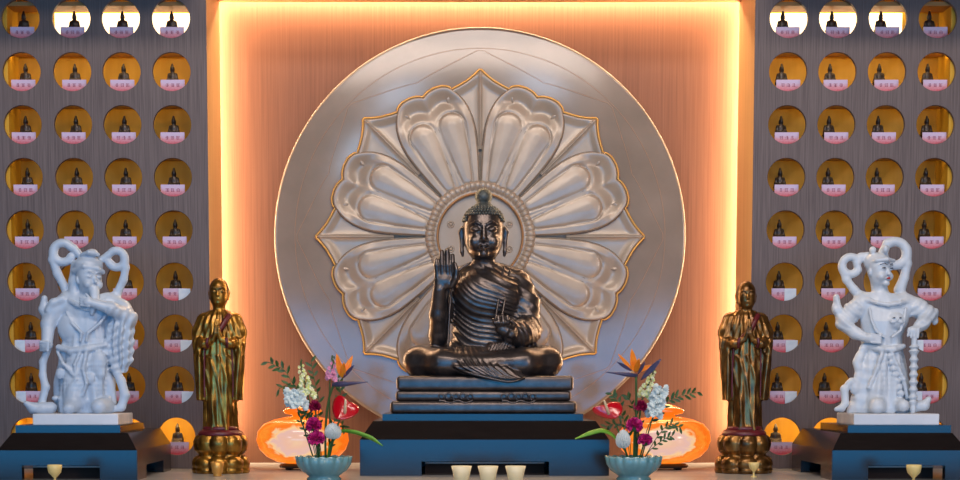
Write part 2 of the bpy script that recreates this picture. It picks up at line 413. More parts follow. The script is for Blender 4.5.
def area(name, loc, tgt, sx, sy, power, col, spread=180):
    l = bpy.data.lights.new(name, 'AREA'); l.shape = 'RECTANGLE'; l.size = sx; l.size_y = sy; l.energy = power; l.color = col
    l.spread = math.radians(spread)
    o = bpy.data.objects.new(name, l); COL.objects.link(o); o.location = loc
    from mathutils import Vector
    d = (Vector(tgt)-Vector(loc)).normalized()
    z = -d; x = Vector((1,0,0)) if abs(d.x) < .9 else Vector((0,0,1))
    if sx >= sy and abs(d.x) >= .5: x = Vector((0,0,1))
    y = z.cross(x).normalized(); x = y.cross(z).normalized()
    from mathutils import Matrix
    o.rotation_euler = Matrix((x, y, z)).transposed().to_euler()
    return o
WARM = (1, .66, .38)
zc = (ZT+.1)/2
def ledx(x, s):
    l = area('cove_light', (x, .414, zc+.03), (x+s, .43, zc+.03), ZT-.02, .03, 22, WARM); return l
ledx(XL-.045, 1); ledx(XR+.045, -1)
area('cove_light', ((XL+XR)/2, .414, ZT+.05), ((XL+XR)/2, .43, ZT-1), XR-XL, .03, 21, WARM)
area('down_fill_light', (.1, -2.8, 2.85), (.1, 0, .7), 3.6, .3, 72, (1,.82,.70))
area('down_fill_light', (.1, -9.5, 3.9), (.1, 0, .5), 3.0, 1.0, 140, (1,.84,.74))  # added neutral overhead fill for the panels and disc
area('warm_fill', (5.2, -8, 1.8), (.1, 0, .8), 1.2, 1.2, 110, (1,.80,.70))  # added warm fill against the blue cast, no fixture here
area('window_daylight', (0, -14.3, .05), (0, 0, .05), 12.5, 1.9, 520, (.015,.38,.90))
for wx, wz, ww, wh in ((-1.2,3.1,.55,.5),(-.75,3.95,.6,.45),(1.1,4.05,.6,.45)): area('disc_glint_light', (wx, -14.35, wz), (wx*.3, 0, .9), ww, wh, 13, (.50,.72,1.0))  # unseen lights, added so bluish window reflections show on the disc
area('window_daylight', (-3.9, -7, 1.6), (-.3, .4, 1.0), .9, .9, 26, (.50,.72,1.0))
for ed, side in ((edl, -1), (edr, 1)):
    a, b = ed[0], ed[-1]; m_ = (a+b)/2; wd = b-a
    z = ROWZ[0]
    q = -1 if side > 0 else 1
    area('niche_light', (m_+q*.07, .147, z+.085), (m_+q*.07, .19, z-.05), wd-.15, .02, .8, (1,.78,.46))
    for i in range(1, 9):
        pw = (.30 if i == 1 else .10 if i < 8 else .9)
        area('niche_light', (m_, .055, ROWZ[i]+.068), (m_, .12, ROWZ[i]-.03), wd-.04, .012, pw, (1,.66,.28))

# ------------------------------------------------------------------ figurines and name cards in the niches
def make_figurine():
    s = SDF((-13,-12,-1), (13,12,36), .62)
    s.loft([(0,0,0,9.5,8),(1.5,0,0,9.5,8),(3,0,0,7,6),(5,0,0,7,6),(8,0,0,10,8.5),(9.5,0,0,10.5,9)], 1, lambda t, z: .5*np.abs(np.sin(t*5)))
    s.ell((0,-1,13), (10,7.5,3.6), 1)
    s.loft([(11,0,1,5.5,5),(16,0,1,5,4),(21,0,1,6.2,4),(23,0,1,5,3.5),(24.5,0,1,2.5,2.5)], 2)
    for q in (-1,1): s.chain([(q*5.5,1,21.5),(q*7,0,16),(q*2,-5,14)], [1.9,1.8,1.4], 1.2)
    s.cap((0,1,23), (0,0.5,27), 1.7, 1.7, 1); s.ell((0,0,27.8), (3,3.2,3.7), 1); s.ell((0,.5,31.3), (1.7,1.7,1.9), .8)
    for q in (-1,1): s.ell((q*2.9,.6,26.6), (.7,.8,2), .4)
    return s.mesh('buddha_figurine', .0024, .113/33)
fig_me = make_figurine()
def make_card():
    mb = MB(); w, h = .0415, .049
    mb.box((-w,0,0), (w,.0016,h)).box((-w,.0016,0), (w,.016,.0016))
    me = pyd('name_card', mb.v, mb.f); return me
card_me = make_card()
def ink_mesh(seed):
    rnd = random.Random(seed); mb = MB()
    for c in (-.019, 0, .019):
        x0, z0, s_ = c, .0305, .0062
        for k in range(3): z = z0+(k-1)*s_*.75; w = s_*rnd.choice((.6,.85,1)); mb.box((x0-w,-.0006,z-.0006), (x0+w,0,z+.0006))
        for k in range(2): x = x0+rnd.choice((-.7,-.3,0,.4,.7))*s_; mb.box((x-.0006,-.0006,z0-s_), (x+.0006,0,z0+s_*rnd.choice((.6,1))))
    return pyd('lettering', mb.v, mb.f)
inks = [ink_mesh(k) for k in range(6)]
for me, m in [(fig_me, M['fig']), (card_me, M['card'])]+[(i, M['cardink']) for i in inks]: me.materials.append(m)
fig_me.polygons.foreach_set('use_smooth', [True]*len(fig_me.polygons))
ORD = ['top','second','third','fourth','fifth','sixth','seventh','eighth','bottom']
def rowname(r): return 'top row' if r == 0 else 'bottom row' if r == 8 else ORD[r]+' row from top'
CN = ['first','second','third','fourth']
SKIP = {('left',r,1) for r in (5,6,7,8)}|{('right',r,2) for r in (5,6,7,8)}|{('left',8,0),('left',8,2),('right',8,1),('right',8,3)}
for sd, cols in (('left', COLL), ('right', COLR)):
    for r, z in enumerate(ROWZ):
        for c, x in enumerate(cols):
            if (sd, r, c) in SKIP: continue
            where = '%s niche wall, %s, %s niche from left' % (sd, rowname(r), CN[c])
            dx = (455-P(0,0,1)[0])*0
            fx = x+(-.009 if sd == 'left' else -.006)+random.uniform(-.002,.002)
            o = bpy.data.objects.new('buddha_figurine', fig_me); COL.objects.link(o); o.location = (fx, .085, z-.070); o.rotation_euler = (0,0,random.uniform(-.08,.08))
            tag(o, 'dark seated figurine, '+where, 'figurine', 'small bronze figurines in the round niches')
            k = bpy.data.objects.new('name_card', card_me); COL.objects.link(k); k.location = (x+(-.004 if sd == 'left' else .005)+random.uniform(-.003,.003), .036, z-.070)
            tag(k, 'pink name card, '+where, 'card', 'pink name cards in the round niches')
            t = bpy.data.objects.new('lettering', inks[random.randrange(6)]); COL.objects.link(t); t.parent = k
# acrylic plates beside the pink cards, their window reflection painted bluish white
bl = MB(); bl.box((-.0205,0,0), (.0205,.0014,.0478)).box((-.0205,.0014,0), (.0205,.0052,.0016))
bl_me = pyd('reflection_plate', bl.v, bl.f); bl_me.materials.append(M['acrylic'])
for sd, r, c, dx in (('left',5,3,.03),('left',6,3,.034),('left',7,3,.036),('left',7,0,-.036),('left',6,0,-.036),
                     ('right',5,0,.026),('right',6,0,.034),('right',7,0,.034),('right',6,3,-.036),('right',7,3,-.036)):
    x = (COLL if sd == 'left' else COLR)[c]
    o = bpy.data.objects.new('reflection_plate', bl_me); COL.objects.link(o); o.location = (x+dx, .030, ROWZ[r]-.070)
    tag(o, 'acrylic plate with painted reflection, %s niche wall, %s, %s niche from left' % (sd, rowname(r), CN[c]), 'card', 'acrylic plates with painted reflections in the niches')

# ------------------------------------------------------------------ stone disc with the lotus relief
DD = 6.345; DC = P(480, 237, DD); DS = SX(237, DD)
disc = empty('stone_disc', (DC[0], DC[1], DC[2]), 'large round champagne stone disc with carved lotus relief behind the seated buddha', 'wall relief')
def pol(r, a): return (r*math.sin(a)*DS, r*math.cos(a)*DS)   # angle clockwise from straight up
mb = MB(); pr = [(0,0),(150,0),(202.5,0),(203.6,.05),(205.4,.6),(206,2.2),(206,12)]; n = 160; V = []; Fc = []
for r, y in pr[1:]:
    V += [(pol(r, 2*PI*k/n)[0], y*DS, pol(r, 2*PI*k/n)[1]) for k in range(n)]
V.append((0,0,0)); c = len(V)-1
for i in range(len(pr)-2): Fc += [(i*n+k, (i+1)*n+k, (i+1)*n+(k+1) % n, i*n+(k+1) % n) for k in range(n)]
Fc += [(c, k, (k+1) % n) for k in range(n)]; Fc.append(tuple((len(pr)-2)*n+k for k in range(n)))
mb.add(V, Fc); mb.build('backplate', M['disc'], disc, smooth=True, bevel=0)

D2 = math.radians
def Rout(a):
    "petal outline radius against angle from the petal axis (degrees)"
    return float(np.interp(abs(a), [0,1,2.5,5,8,10,11.5,13.5,15.6,17.3,19,20.3,21.3,22,22.3], [147.5,149.3,151,152.3,152.2,150.5,147.8,142.5,136,128.5,118.5,106,88,68,56]))
def Rsep(a):
    return float(np.interp(abs(a), [0,.6,1.5,3,5,8,11,14], [164,162.6,160,156.6,153,149.5,147,140]))
bnd = []
for a in np.linspace(-22.3, 22.3, 160): bnd.append((Rout(a)*math.sin(D2(a)), Rout(a)*math.cos(D2(a))))
bnd = np.array([(20.5*math.sin(D2(-22.4))/1,20.5)]+bnd+[(20.5*math.sin(D2(22.4)),20.5)]) if False else np.array(bnd)
def segdist(px_, pz_, poly):
    d = np.full(px_.shape, 1e9)
    for (x0,z0),(x1,z1) in zip(poly, poly[1:]):
        dx, dz = x1-x0, z1-z0; t = np.clip(((px_-x0)*dx+(pz_-z0)*dz)/(dx*dx+dz*dz+1e-9), 0, 1)
        d = np.minimum(d, np.hypot(px_-x0-t*dx, pz_-z0-t*dz))
    return d
def sm(x): x = np.clip(x, 0, 1); return x*x*(3-2*x)
def polar_patch(name, a_list, r0, Rf, hf, nr):
    A = np.array(a_list); T = np.linspace(0, 1, nr)
    T = 1-(1-T)**1.25
    R = np.array([[r0+(Rf(a)-r0)*t for t in T] for a in A])
    X = R*np.sin(np.radians(A))[:,None]; Z = R*np.cos(np.radians(A))[:,None]
    H = hf(X, Z)
    na = len(A); V = [(X[i,j]*DS, -H[i,j]*DS, Z[i,j]*DS) for i in range(na) for j in range(nr)]
    Fc = [(i*nr+j, (i+1)*nr+j, (i+1)*nr+j+1, i*nr+j+1) for i in range(na-1) for j in range(nr-1)]
    # rim wall down to the plate
    rim = [i*nr+nr-1 for i in range(na)]+[(na-1)*nr+j for j in range(nr-2, -1, -1)]; rim = [j for j in range(nr-1)]+rim
    b = len(V); V += [(V[q][0], .5*DS, V[q][2]) for q in rim]
    Fc += [(rim[k], rim[k+1], b+k+1, b+k) for k in range(len(rim)-1)]
    return pyd(name, V, Fc)
LB = [[( q*10.0*(r/62.0)**.72 , math.sqrt(max(r*r-(10.0*(r/62.0)**.72)**2, 1))) for r in (58, 85, 112)] for q in (-1,1)]
LR = (5.8, 10.2, 13.4)
def lobe_d(X, Z):
    out = np.full(X.shape, 1e9)
    for pts in LB:
        for i in range(2):
            (x0,z0),(x1,z1) = pts[i], pts[i+1]; dx, dz = x1-x0, z1-z0
            t = np.clip(((X-x0)*dx+(Z-z0)*dz)/(dx*dx+dz*dz), 0, 1)
            out = np.minimum(out, np.hypot(X-x0-t*dx, Z-z0-t*dz)-(LR[i]+t*(LR[i+1]-LR[i])))
    return out
def petal_h(X, Z):
    e = segdist(X, Z, bnd); dl = lobe_d(X, Z); R = np.hypot(X, Z)
    far = sm((R-70)/70)
    h = 3.0+4.2*sm(e/1.8)                       # lip
    h = h-(1.0+3.8*far)*sm((e-2.2)/(7+7*far))      # scoop behind the lip
    h = h+(1.2+2.4*far)*sm(1-np.clip(dl, 0, 99)/(8+6*far))*sm(e/9)
    h = h+(1.2+1.2*far)*np.sqrt(np.clip(-dl/10, 0, 1))
    h = h-.9*np.exp(-(dl/.9)**2)
    h = h+1.6*far*np.exp(-(X/2.6)**2)*sm((e-5)/8)
    return h
al = [22.3*math.sin(PI/2*t) for t in np.linspace(-1, 1, 75)]
pm = polar_patch('petal', al, 50, Rout, petal_h, 90)
pm.materials.append(M['petal']); pm.polygons.foreach_set('use_smooth', [True]*len(pm.polygons))
def surf_tube(pts, rad, hf, lift=0):
    X = np.array([p[0] for p in pts]); Z = np.array([p[1] for p in pts]); H = hf(X, Z)+lift
    return [(X[i]*DS, -H[i]*DS, Z[i]*DS) for i in range(len(pts))]
lm = MB()
for q, pts in zip((-1,1), LB):
    ctr_, left, right = np.array(pts), [], []
    out = []
    for i in range(3):
        p = ctr_[i]; d = ctr_[min(i+1,2)]-ctr_[max(i-1,0)]; d /= np.linalg.norm(d); nrm = np.array((-d[1], d[0]))
        left.append(p+nrm*LR[i]); right.append(p-nrm*LR[i])
    a0 = math.atan2(nrm[1], nrm[0])
    capp = [ctr_[2]+LR[2]*np.array((math.cos(a0-PI*k/14), math.sin(a0-PI*k/14))) for k in range(15)]
    def dens(L): return [L[i]+(L[i+1]-L[i])*t for i in range(2) for t in np.linspace(0, 1, 8)]
    path = dens(left)+capp[1:-1]+dens(right)[::-1]
    lm.tube(surf_tube(path, 0, petal_h, -.15), .42*DS, 5)
lo_me = pyd('lobe_line', lm.v, lm.f); lo_me.materials.append(M['seam_shade'])
em = MB(); em.tube(surf_tube([tuple(b*.993) for b in bnd[4:-4]], 0, petal_h, .1), .38*DS, 5)
ed_me = pyd('edge_line', em.v, em.f); ed_me.materials.append(M['seam_shade'])
sbn = np.array([(Rsep(a)*math.sin(D2(a)), Rsep(a)*math.cos(D2(a))) for a in np.linspace(-14, 14, 80)])
def sepal_h(X, Z):
    e = segdist(X, Z, sbn); R = np.hypot(X, Z)
    return 1.5+3.6*sm(e/1.4)-3.2*sm((e-1.5)/9)+2.6*np.exp(-np.abs(X)/2.2)*sm(e/6)+.5*np.exp(-(X/.8)**2)
sme = polar_patch('sepal', list(14*np.sign(t)*abs(t)**1.2 for t in np.linspace(-1, 1, 57)), 86, Rsep, sepal_h, 46)
sme.materials.append(M['petal']); sme.polygons.foreach_set('use_smooth', [True]*len(sme.polygons))
for k in range(8):
    o = bpy.data.objects.new('sepal', sme); COL.objects.link(o); o.parent = disc; o.rotation_euler = (0, D2(45*k), 0)
    o = bpy.data.objects.new('petal', pm); COL.objects.link(o); o.parent = disc; o.rotation_euler = (0, D2(45*k+22.5), 0)
    for nm, me in (('lobe_line', lo_me), ('edge_line', ed_me)):
        q = bpy.data.objects.new(nm, me); COL.objects.link(q); q.parent = o
def outline(scale=1.0, off=0):
    pts = []
    for k in range(8):
        for a in np.linspace(-11.3, 11.3, 34): pts.append((Rsep(a)*scale+off, 45*k+a))
        for a in np.linspace(-11.0, 11.0, 30): pts.append((Rout(a)*scale+off, 45*k+22.5+a))
    return pts
g = MB(); g.tube([(r*math.sin(D2(a))*DS, -3.6*DS, r*math.cos(D2(a))*DS) for r, a in outline(off=.5)], 1.05*DS, 8, closed=True)
tag(g.build('gold_edge', M['gold_edge'], disc, smooth=True), 'thin gilt edge round the lotus')
v = MB(); v.tube([(r*math.sin(D2(a))*DS, 0, r*math.cos(D2(a))*DS) for r, a in [(Rsep(min(11.25,abs(b))*1.0)*1.0+17+ (1.6*(11.25-abs(b))/11.25)*2, 45*k+b*2) for k in range(8) for b in np.linspace(-11.25, 11.2, 24)]], .30*DS, 5, closed=True)
v.tube([(185*math.sin(t)*DS, 0, 185*math.cos(t)*DS) for t in np.linspace(0, 2*PI, 120)[:-1]], .28*DS, 5, closed=True)
tag(v.build('inlay_line', M['vein'], disc), 'thin tan inlaid lines')
# central halo
na, nr = 480, 14; V = []; prof = [(41,3),(42.2,7.5),(43.6,8.4),(44.6,7.6),(45.4,8.2),(47,9.6),(49,10.2),(51,10.0),(52.6,9.0),(53.4,7.6),(53.6,5),(53.6,0)]
for k in range(na):
    a = 2*PI*k/na; fl = abs(math.sin(30*a)); sc = 1+.035*abs(math.cos(4*a))**.7
    for i, (r, h) in enumerate(prof):
        w = 1 if 4 <= i <= 9 else 0
        rr = r*(1+(sc-1)*(i/11)); V.append((rr*math.sin(a)*DS, -(h-(1.8*(1-fl)**3 if w else 0))*DS, rr*math.cos(a)*DS))
q = len(prof); link('halo_ring', pyd('halo_ring', V, [(k*q+i, ((k+1) % na)*q+i, ((k+1) % na)*q+i+1, k*q+i+1) for k in range(na) for i in range(q-1)]), M['petal'], disc)
g = MB(); g.tube([(42.6*math.sin(t)*DS, -8.6*DS, 42.6*math.cos(t)*DS) for t in np.linspace(0, 2*PI, 100)[:-1]], 1.0*DS, 8, closed=True)
tag(g.build('halo_rim', mat('brown_gold', (.42,.22,.09), .4, metal=.6), disc, smooth=True), 'brown gold rim line of the halo')
g = MB(); V = [(41.5*math.sin(2*PI*k/90)*DS, -3*DS, 41.5*math.cos(2*PI*k/90)*DS) for k in range(90)]; g.add(V, [tuple(range(90))]); g.build('halo_plate', M['petal'], disc)
for a in (67.5, 112.5, -67.5, -112.5):
    g = MB(); x, z = 31.6*math.sin(D2(a)), 31.6*math.cos(D2(a))
    g.tube([((x+2.9*math.cos(t))*DS, -3.4*DS, (z+2.9*math.sin(t))*DS) for t in np.linspace(0, 2*PI, 25)[:-1]], .8*DS, 6, closed=True)
    g.ball((x*DS, -3.2*DS, z*DS), (1.7*DS,1.0*DS,1.7*DS))
    g.build('halo_stud', M['petal'], disc, smooth=True)

# ------------------------------------------------------------------ pedestals
def pedestal(name, d, xa, xb, dback, ych, ytop, ybot, inset, chin, slab, notch, side_notch, label):
    "front corners at pixels xa..xb at distance d; back at dback"
    xl, xr = P(xa, ybot, d)[0], P(xb, ybot, d)[0]; zc_ = P(X0, ych, d)[2]; zt_ = P(X0, ytop, d+chin)[2]
    yf, yb = d-DP, dback-DP; cx = (xl+xr)/2
    o = empty(name, (cx, yf, 0), label, 'pedestal'); loc = (-cx, -yf, 0)
    na_, nb_, nz_, ntop = [P(q, ybot, d)[0] for q in notch[:2]]+[P(X0, notch[2], d)[2], 0]
    sy0, sy1, snz = side_notch
    mb = MB(); th = .03
    mb.box((xl,yf,nz_), (xr,yf+th,zc_)).box((xl,yf,0), (na_,yf+th,nz_)).box((nb_,yf,0), (xr,yf+th,nz_))
    for x in (xl, xr-th):
        mb.box((x,yf+th,snz), (x+th,yb,zc_)).box((x,yf+th,0), (x+th,sy0,snz)).box((x,sy1,0), (x+th,yb,snz))
    mb.box((xl+th,yb-th,0), (xr-th,yb,zc_)).box((xl+th,yf+th,zc_-.01), (xr-th,yb-th,zc_-.001))
    mb.build('body', M['ped'], o, loc)
    mb = MB(); mb.frustum((xl,yf,xr,yb), zc_, (xl+inset,yf+chin,xr-inset,yb-.0), zt_); mb.build('chamfered_top', M['ped'], o, loc)
    sx0, sx1, sd, sz1, sback = slab
    mb = MB(); a_, b_ = P(sx0, ytop-3, sd)[0], P(sx1, ytop-3, sd)[0]; mb.box((a_,sd-DP,zt_), (b_,sback-DP,P(X0,sz1,sd)[2])); mb.build('top_slab', M['ped'], o, loc)
    # crossbar seen through the opening
    mb = MB(); q0, q1 = na_+.01, nb_-.01
    mb.box((q0,yf+.10,0), (q1,yf+.115,nz_*.76)); mb.build('inner_board', M['inner'], o, loc)
    mb = MB(); mb.box((q0,yf+.098,nz_*.76), (q1,yf+.118,nz_*.76+.0045)); mb.build('pale_edge', M['pedtrim'], o, loc)
    return o, P(X0,sz1,sd)[2], cx
pc, zpc, cxc = pedestal('central_pedestal', 5.52, 360, 609, 6.12, 439.7, 421, 475.5, .040, .05, (382.5,583,5.60,414,6.08), (421.5,549,461.5), (-.40,-.2,.04),
    'low dark oak pedestal with chamfered edges under the seated bronze buddha')
pl, zpl, cxl = pedestal('side_pedestal', 5.26, -2, 137.3, 5.89, 450.4, 433, 480, .035, .045, (15.6,120.2,5.32,425.3,5.72), (22,100,465.5), (-.58,-.263,.041),
    'dark oak pedestal under the white marble guardian with the raised sleeve, left')
pr_, zpr, cxr = pedestal('side_pedestal', 5.26, 831.8, 967, 5.89, 450.4, 433, 480, .035, .045, (847.8,951,5.32,425.3,5.72), (868,945,465.5), (-.58,-.263,.041),
    'dark oak pedestal under the white marble guardian holding a club, right')

# ------------------------------------------------------------------ seated bronze buddha (units: photo pixels at its distance, z up from its base)
DB = 5.86; bs = SX(330, DB); bz = SZ(300, DB)
bp = P(482.5, 413, DB)
bud = empty('buddha_statue', (bp[0], bp[1], zpc), 'large dark bronze buddha seated cross-legged on stepped base, one palm raised', 'statue')
def tier(x0, x1, z0, z1, yf, yb, name):
    mb = MB(); mb.box((x0*bs, yf*bs, z0*bz), (x1*bs, yb*bs, z1*bz))
    return mb.build(name, M['bronze'], bud, smooth=False, bevel=3.4*bs)
b_ = [tier(-90.5, 90.5, 0, 12.3, -58, 44, 'base_tier'), tier(-85.5, 85.5, 12.3, 22.5, -53, 41, 'base_tier'), tier(-84.5, 87.5, 22.5, 37, -54, 41, 'base_tier')]
for b in b_: b.modifiers['bevel'].segments = 4; b.data.polygons.foreach_set('use_smooth', [True]*len(b.data.polygons))
# carved scrolls on the base
for cx in (-27, 34):
    g = MB()
    for k in range(5):
        x = cx-14+7*k
        g.tube([((x+2.6*math.cos(t))*bs, -54.0*bs, (16+3.0*math.sin(t)+ (k % 2))*bz) for t in np.linspace(-.5, 4.6, 12)], .8*bs, 6)
    g.tube([((cx-17+34*t)*bs, -57.2*bs, (11.6+1.2*math.sin(t*14))*bz) for t in np.linspace(0, 1, 24)], .9*bs, 6)
    g.build('carved_scroll', M['bronze'], bud, smooth=True)

s = SDF((-86,-68,33), (86,46,216), 1.0)
# crossed legs
for q in (-1, 1):
    s.chain([(q*26,16,54),(q*50,-4,52),(q*64,-18,51.5)], [17,15.5,14.5], 5)
    s.chain([(q*63,-18,51.5),(q*40,-36,50),(q*6,-44,49)], [14.5,13.5,11], 6)
s.box((0,0,44), (70,30,7), 6, 5)
# torso
s.loft([(44,4,10,36,22),(60,5,9,37,22),(75,6,8,36,21),(95,7,7,37,21),(115,7,7,41,21),(130,6,8,43,20),(140,5,9,40,17),(147,3,9,28,13),(151,2,9,17,10)], 7)
s.ell((4,-8,118), (30,13,22), 8)
# neck and head
s.loft([(146,1,7,12.5,11.5),(153,1,6,11.5,11),(162,1,5,12,11.5)], 3)
s.loft([(153,.8,-1,5,5),(155.5,.8,-1,11,10),(160,.8,1,15.5,15),(168,.8,3,18.8,19),(178,.8,4,20,20.5),(190,.8,4,20,20),(198,.8,4,17.5,18),(204,.8,4,13,13)], 4)
hd = .8
s.ell((hd,-15.5,172.5), (3.2,4.4,3.2), 1.5); s.cap((hd,-15,187), (hd,-18.5,174), 1.7, 2.4, 1.5)          # nose
for q in (-1, 1):
    s.ell((hd+q*8.2,-18.4,183.5), (6.4,3.2,3.0), 1.5, 'sub')                                        # socket
    s.ell((hd+q*8.2,-14.2,183), (5.4,3.6,2.6), .8)                                                   # lid
    s.chain([(hd+q*3,-16.6,187),(hd+q*8.5,-16.9,190),(hd+q*14.5,-12.6,187.5)], [.9,1.1,.7], 1)       # brow
    s.chain([(hd+q*3.2,-17.2,182.4),(hd+q*8.2,-17.9,181.4),(hd+q*13,-15,182.8)], [.5,.7,.4], .4)
    s.ell((hd+q*9,-12,170), (6,6,7), 4)                                                               # cheek
    s.ell((hd+q*3.2,-16.5,171.2), (1.9,2.2,1.6), .8)
    s.chain([(hd+q*20.5,4,185),(hd+q*22.6,5,181),(hd+q*21.8,4,172),(hd+q*21.5,3,162),(hd+q*20.8,3,158)], [2.6,2.7,1.9,2.2,1.6], 1, sq=1)   # long ear
s.chain([(hd-6,-15.5,166),(hd-2,-18,167.2),(hd,-17.8,166.7),(hd+2,-18,167.2),(hd+6,-15.5,166)], [.6,1.3,1.1,1.3,.6], .8)
s.chain([(hd-4.6,-15.8,164.3),(hd,-18,163.4),(hd+4.6,-15.8,164.3)], [.8,1.5,.8], .8)
s.ell((hd,-13.5,158.5), (5,4.5,3.6), 3)
# his right arm (left in the picture), hand raised palm outward
s.chain([(-31,8,134),(-41,2,110),(-44,-6,78)], [11.5,10.5,10], 5)
s.chain([(-44,-6,77),(-44.5,-18,98),(-43,-27,122)], [10,8.6,6.6], 3)
s.ell((-38.5,-29,131), (10,4.4,9), 3)
fing = [(-45.6,.0,151,2.7),(-40.4,.0,159,2.9),(-35.0,0,160.5,2.9),(-29.9,0,155.5,2.7)]
for x, dx, zt_, r in fing:
    s.chain([(x+1,-29,134),(x,-31,146),(x-.2,-30,zt_)], [r+.3,r,r-.5], .7)
s.chain([(-31,-30,126),(-27,-33,133),(-26,-34,141),(-27.5,-33.5,147)], [3.2,2.8,2.3,1.8], 1)
# his left arm (right in the picture) in its sleeve, forearm brought across
s.chain([(33,9,132),(44,5,110),(46,-4,84)], [13,12.5,12], 6)
s.chain([(45,-6,82),(36,-26,79),(26,-36,80)], [13.5,13,10.5], 4)
s.ell((19.5,-43,82), (8.5,6,6), 2, rot=(0,20,0))
for i, (x, z) in enumerate(((10,92),(14,95),(18.5,96),(23,95))):
    s.chain([(16+i*2.2,-45,84),(x+1,-50,89),(x,-49,z)], [2.3,2.1,1.6], .8)
s.chain([(26,-45,83),(30,-51,87),(27,-53,91)], [2.7,2.3,1.8], .8)
s.ell((27.5,-46,78), (5.5,5,4.5), 1)
# drapery hanging from the sleeve and the lap
s.loft([(36,14,-38,17,12),(46,13,-34,17,13),(58,13,-30,15,13),(70,18,-28,12,12)], 3, lambda t, z: .9*np.sin(t*26))
s.loft([(28,30,-50,7,10),(33,24,-48,20,13),(38,10,-46,30,14),(46,-3,-42,32,17),(56,-10,-34,26,18),(66,-14,-24,20,16)], 1.5, lambda t, z: .7*np.sin(t*22+z*.1))
# robe folds: curves hung from his left shoulder, and rings round the sleeve
def folds(X, Y, Z):
    cx, cz = 30, 172
    r = np.sqrt((X-cx)**2+((Z-cz)*.92)**2); w = r+2.2*np.sin(X*.11)+1.5*np.sin(Z*.09)
    f = (.5+.5*np.cos((w+1.5*np.sin(w*.21))*2*PI/5.0))**2
    body = ((Z > 46) & (Z < 150) & (X > -33) & (X < 40) & (Y > -32) & (Y < 8))
    body = body & ~((X < 1-12) & (Z > 140))
    r2 = np.sqrt((X-20)**2+(Z-70)**2); f2 = (.5+.5*np.cos(r2*2*PI/4.2))**2
    arm = (Z > 66) & (Z < 98) & (X > 24) & (Y < 12)
    up = (X > 34) & (Z >= 98) & (Z < 140) & (Y < 10)
    f3 = (.5+.5*np.cos((Z*.8+X*.5)*2*PI/8))**2
    leg = (Z < 66) & (np.abs(X) > 20); f4 = (.5+.5*np.cos((Z-.12*np.abs(X))*2*PI/10))**2
    return .72*f*(body & ~arm & ~up)+.75*f2*arm+.45*f3*up+.3*f4*leg
s.disp(folds)
link('body', s.mesh('body', bs, bz), M['bronze'], bud)
# robe edge bands over the left arm
g = MB()
for pts in ([(21,-7,146),(18,-14,132),(15,-20,110),(12,-24,92)], [(27,-6,143),(24,-13,128),(21,-20,108),(18,-25,92)], [(-12,-6,150),(-24,-6,144),(-31,-11,128),(-33,-14,105),(-34,-15,80),(-35,-20,62),(-33,-40,50),(-22,-57,42),(0,-62,36),(26,-62,30),(40,-56,35)]):
    pts = np.array(pts, float); t = np.linspace(0, len(pts)-1, 30)
    q = np.stack([np.interp(t, range(len(pts)), pts[:,i]) for i in range(3)], 1)
    q[1:-1] = (q[:-2]+q[1:-1]*2+q[2:])/4
    g.tube([(a*bs, b*bs, c*bz) for a, b, c in q], 1.25*bs, 8)
g.build('robe_hem', M['bronze'], bud, smooth=True)
# hair of small curls and topknot
g = MB(); rnd = random.Random(3)
for i in range(9):
    ph = math.radians(8+i*9.6); nn = max(6, int(44*math.cos(ph)))
    for k in range(nn):
        a = 2*PI*(k+.5*(i % 2))/nn
        x, y, z = 20.3*math.cos(ph)*math.cos(a), 4-(-20.3*math.cos(ph)*math.sin(a)), 190+18.5*math.sin(ph)
        front = -math.sin(a)
        if front > .55 and i < 2: continue
        g.ball(((hd+x)*bs, y*bs, z*bz), (1.7*bs,1.7*bs,1.6*bs), 6, 4)
h = g.build('hair_curls', M['hair'], bud, smooth=True)
t = SDF((-14,-14,196), (16,24,230), .8)
t.ell((hd,4,205), (10,10,7), 2).ell((hd,4,216.5), (8.6,8.8,8.6), 1.2)
t.disp(lambda X, Y, Z: .55*np.cos(X*1.7)*np.cos(Z*1.7)*np.cos(Y*1.7))
link('topknot', t.mesh('topknot', bs, bz), M['hair'], bud)

# ------------------------------------------------------------------ gilded monks
def lotus_base(par, sc, scz, m):
    s = SDF((-31,-31,-1), (31,31,46), .7)
    s.loft([(0,0,0,27,25),(3,0,0,28,26),(12,0,0,25,23),(19,0,0,20,19)], 1, lambda t, z: 3.4*np.abs(np.cos(t*4))**.6-2.4)
    s.loft([(17,0,0,19,18),(23,0,0,25,23),(31,0,0,26,24),(38,0,0,23,22)], 1.5, lambda t, z: 3.4*np.abs(np.cos(t*4+.3))**.6-2.4)
    for k in range(8):
        a = 2*PI*k/8-PI/2; ca, sa = math.cos(a), math.sin(a); dg = math.degrees(a)
        s.ell((21*ca,19*sa,30), (6.2,8.8,9), .6, rot=(0,0,dg)); s.ell((22*ca,20*sa,9.5), (7,10,8.5), .6, rot=(0,0,dg))
    link('lotus_base', s.mesh('lotus_base', sc, scz), m, par)
    g = MB(); g.lathe([(21,37),(22.5,38.5),(22,41),(19,43.5),(0,44)], 40)
    g.v = [(a*sc, b*sc*.92, c*scz) for a, b, c in g.v]; g.build('red_rim', M['gred'], par, smooth=True)
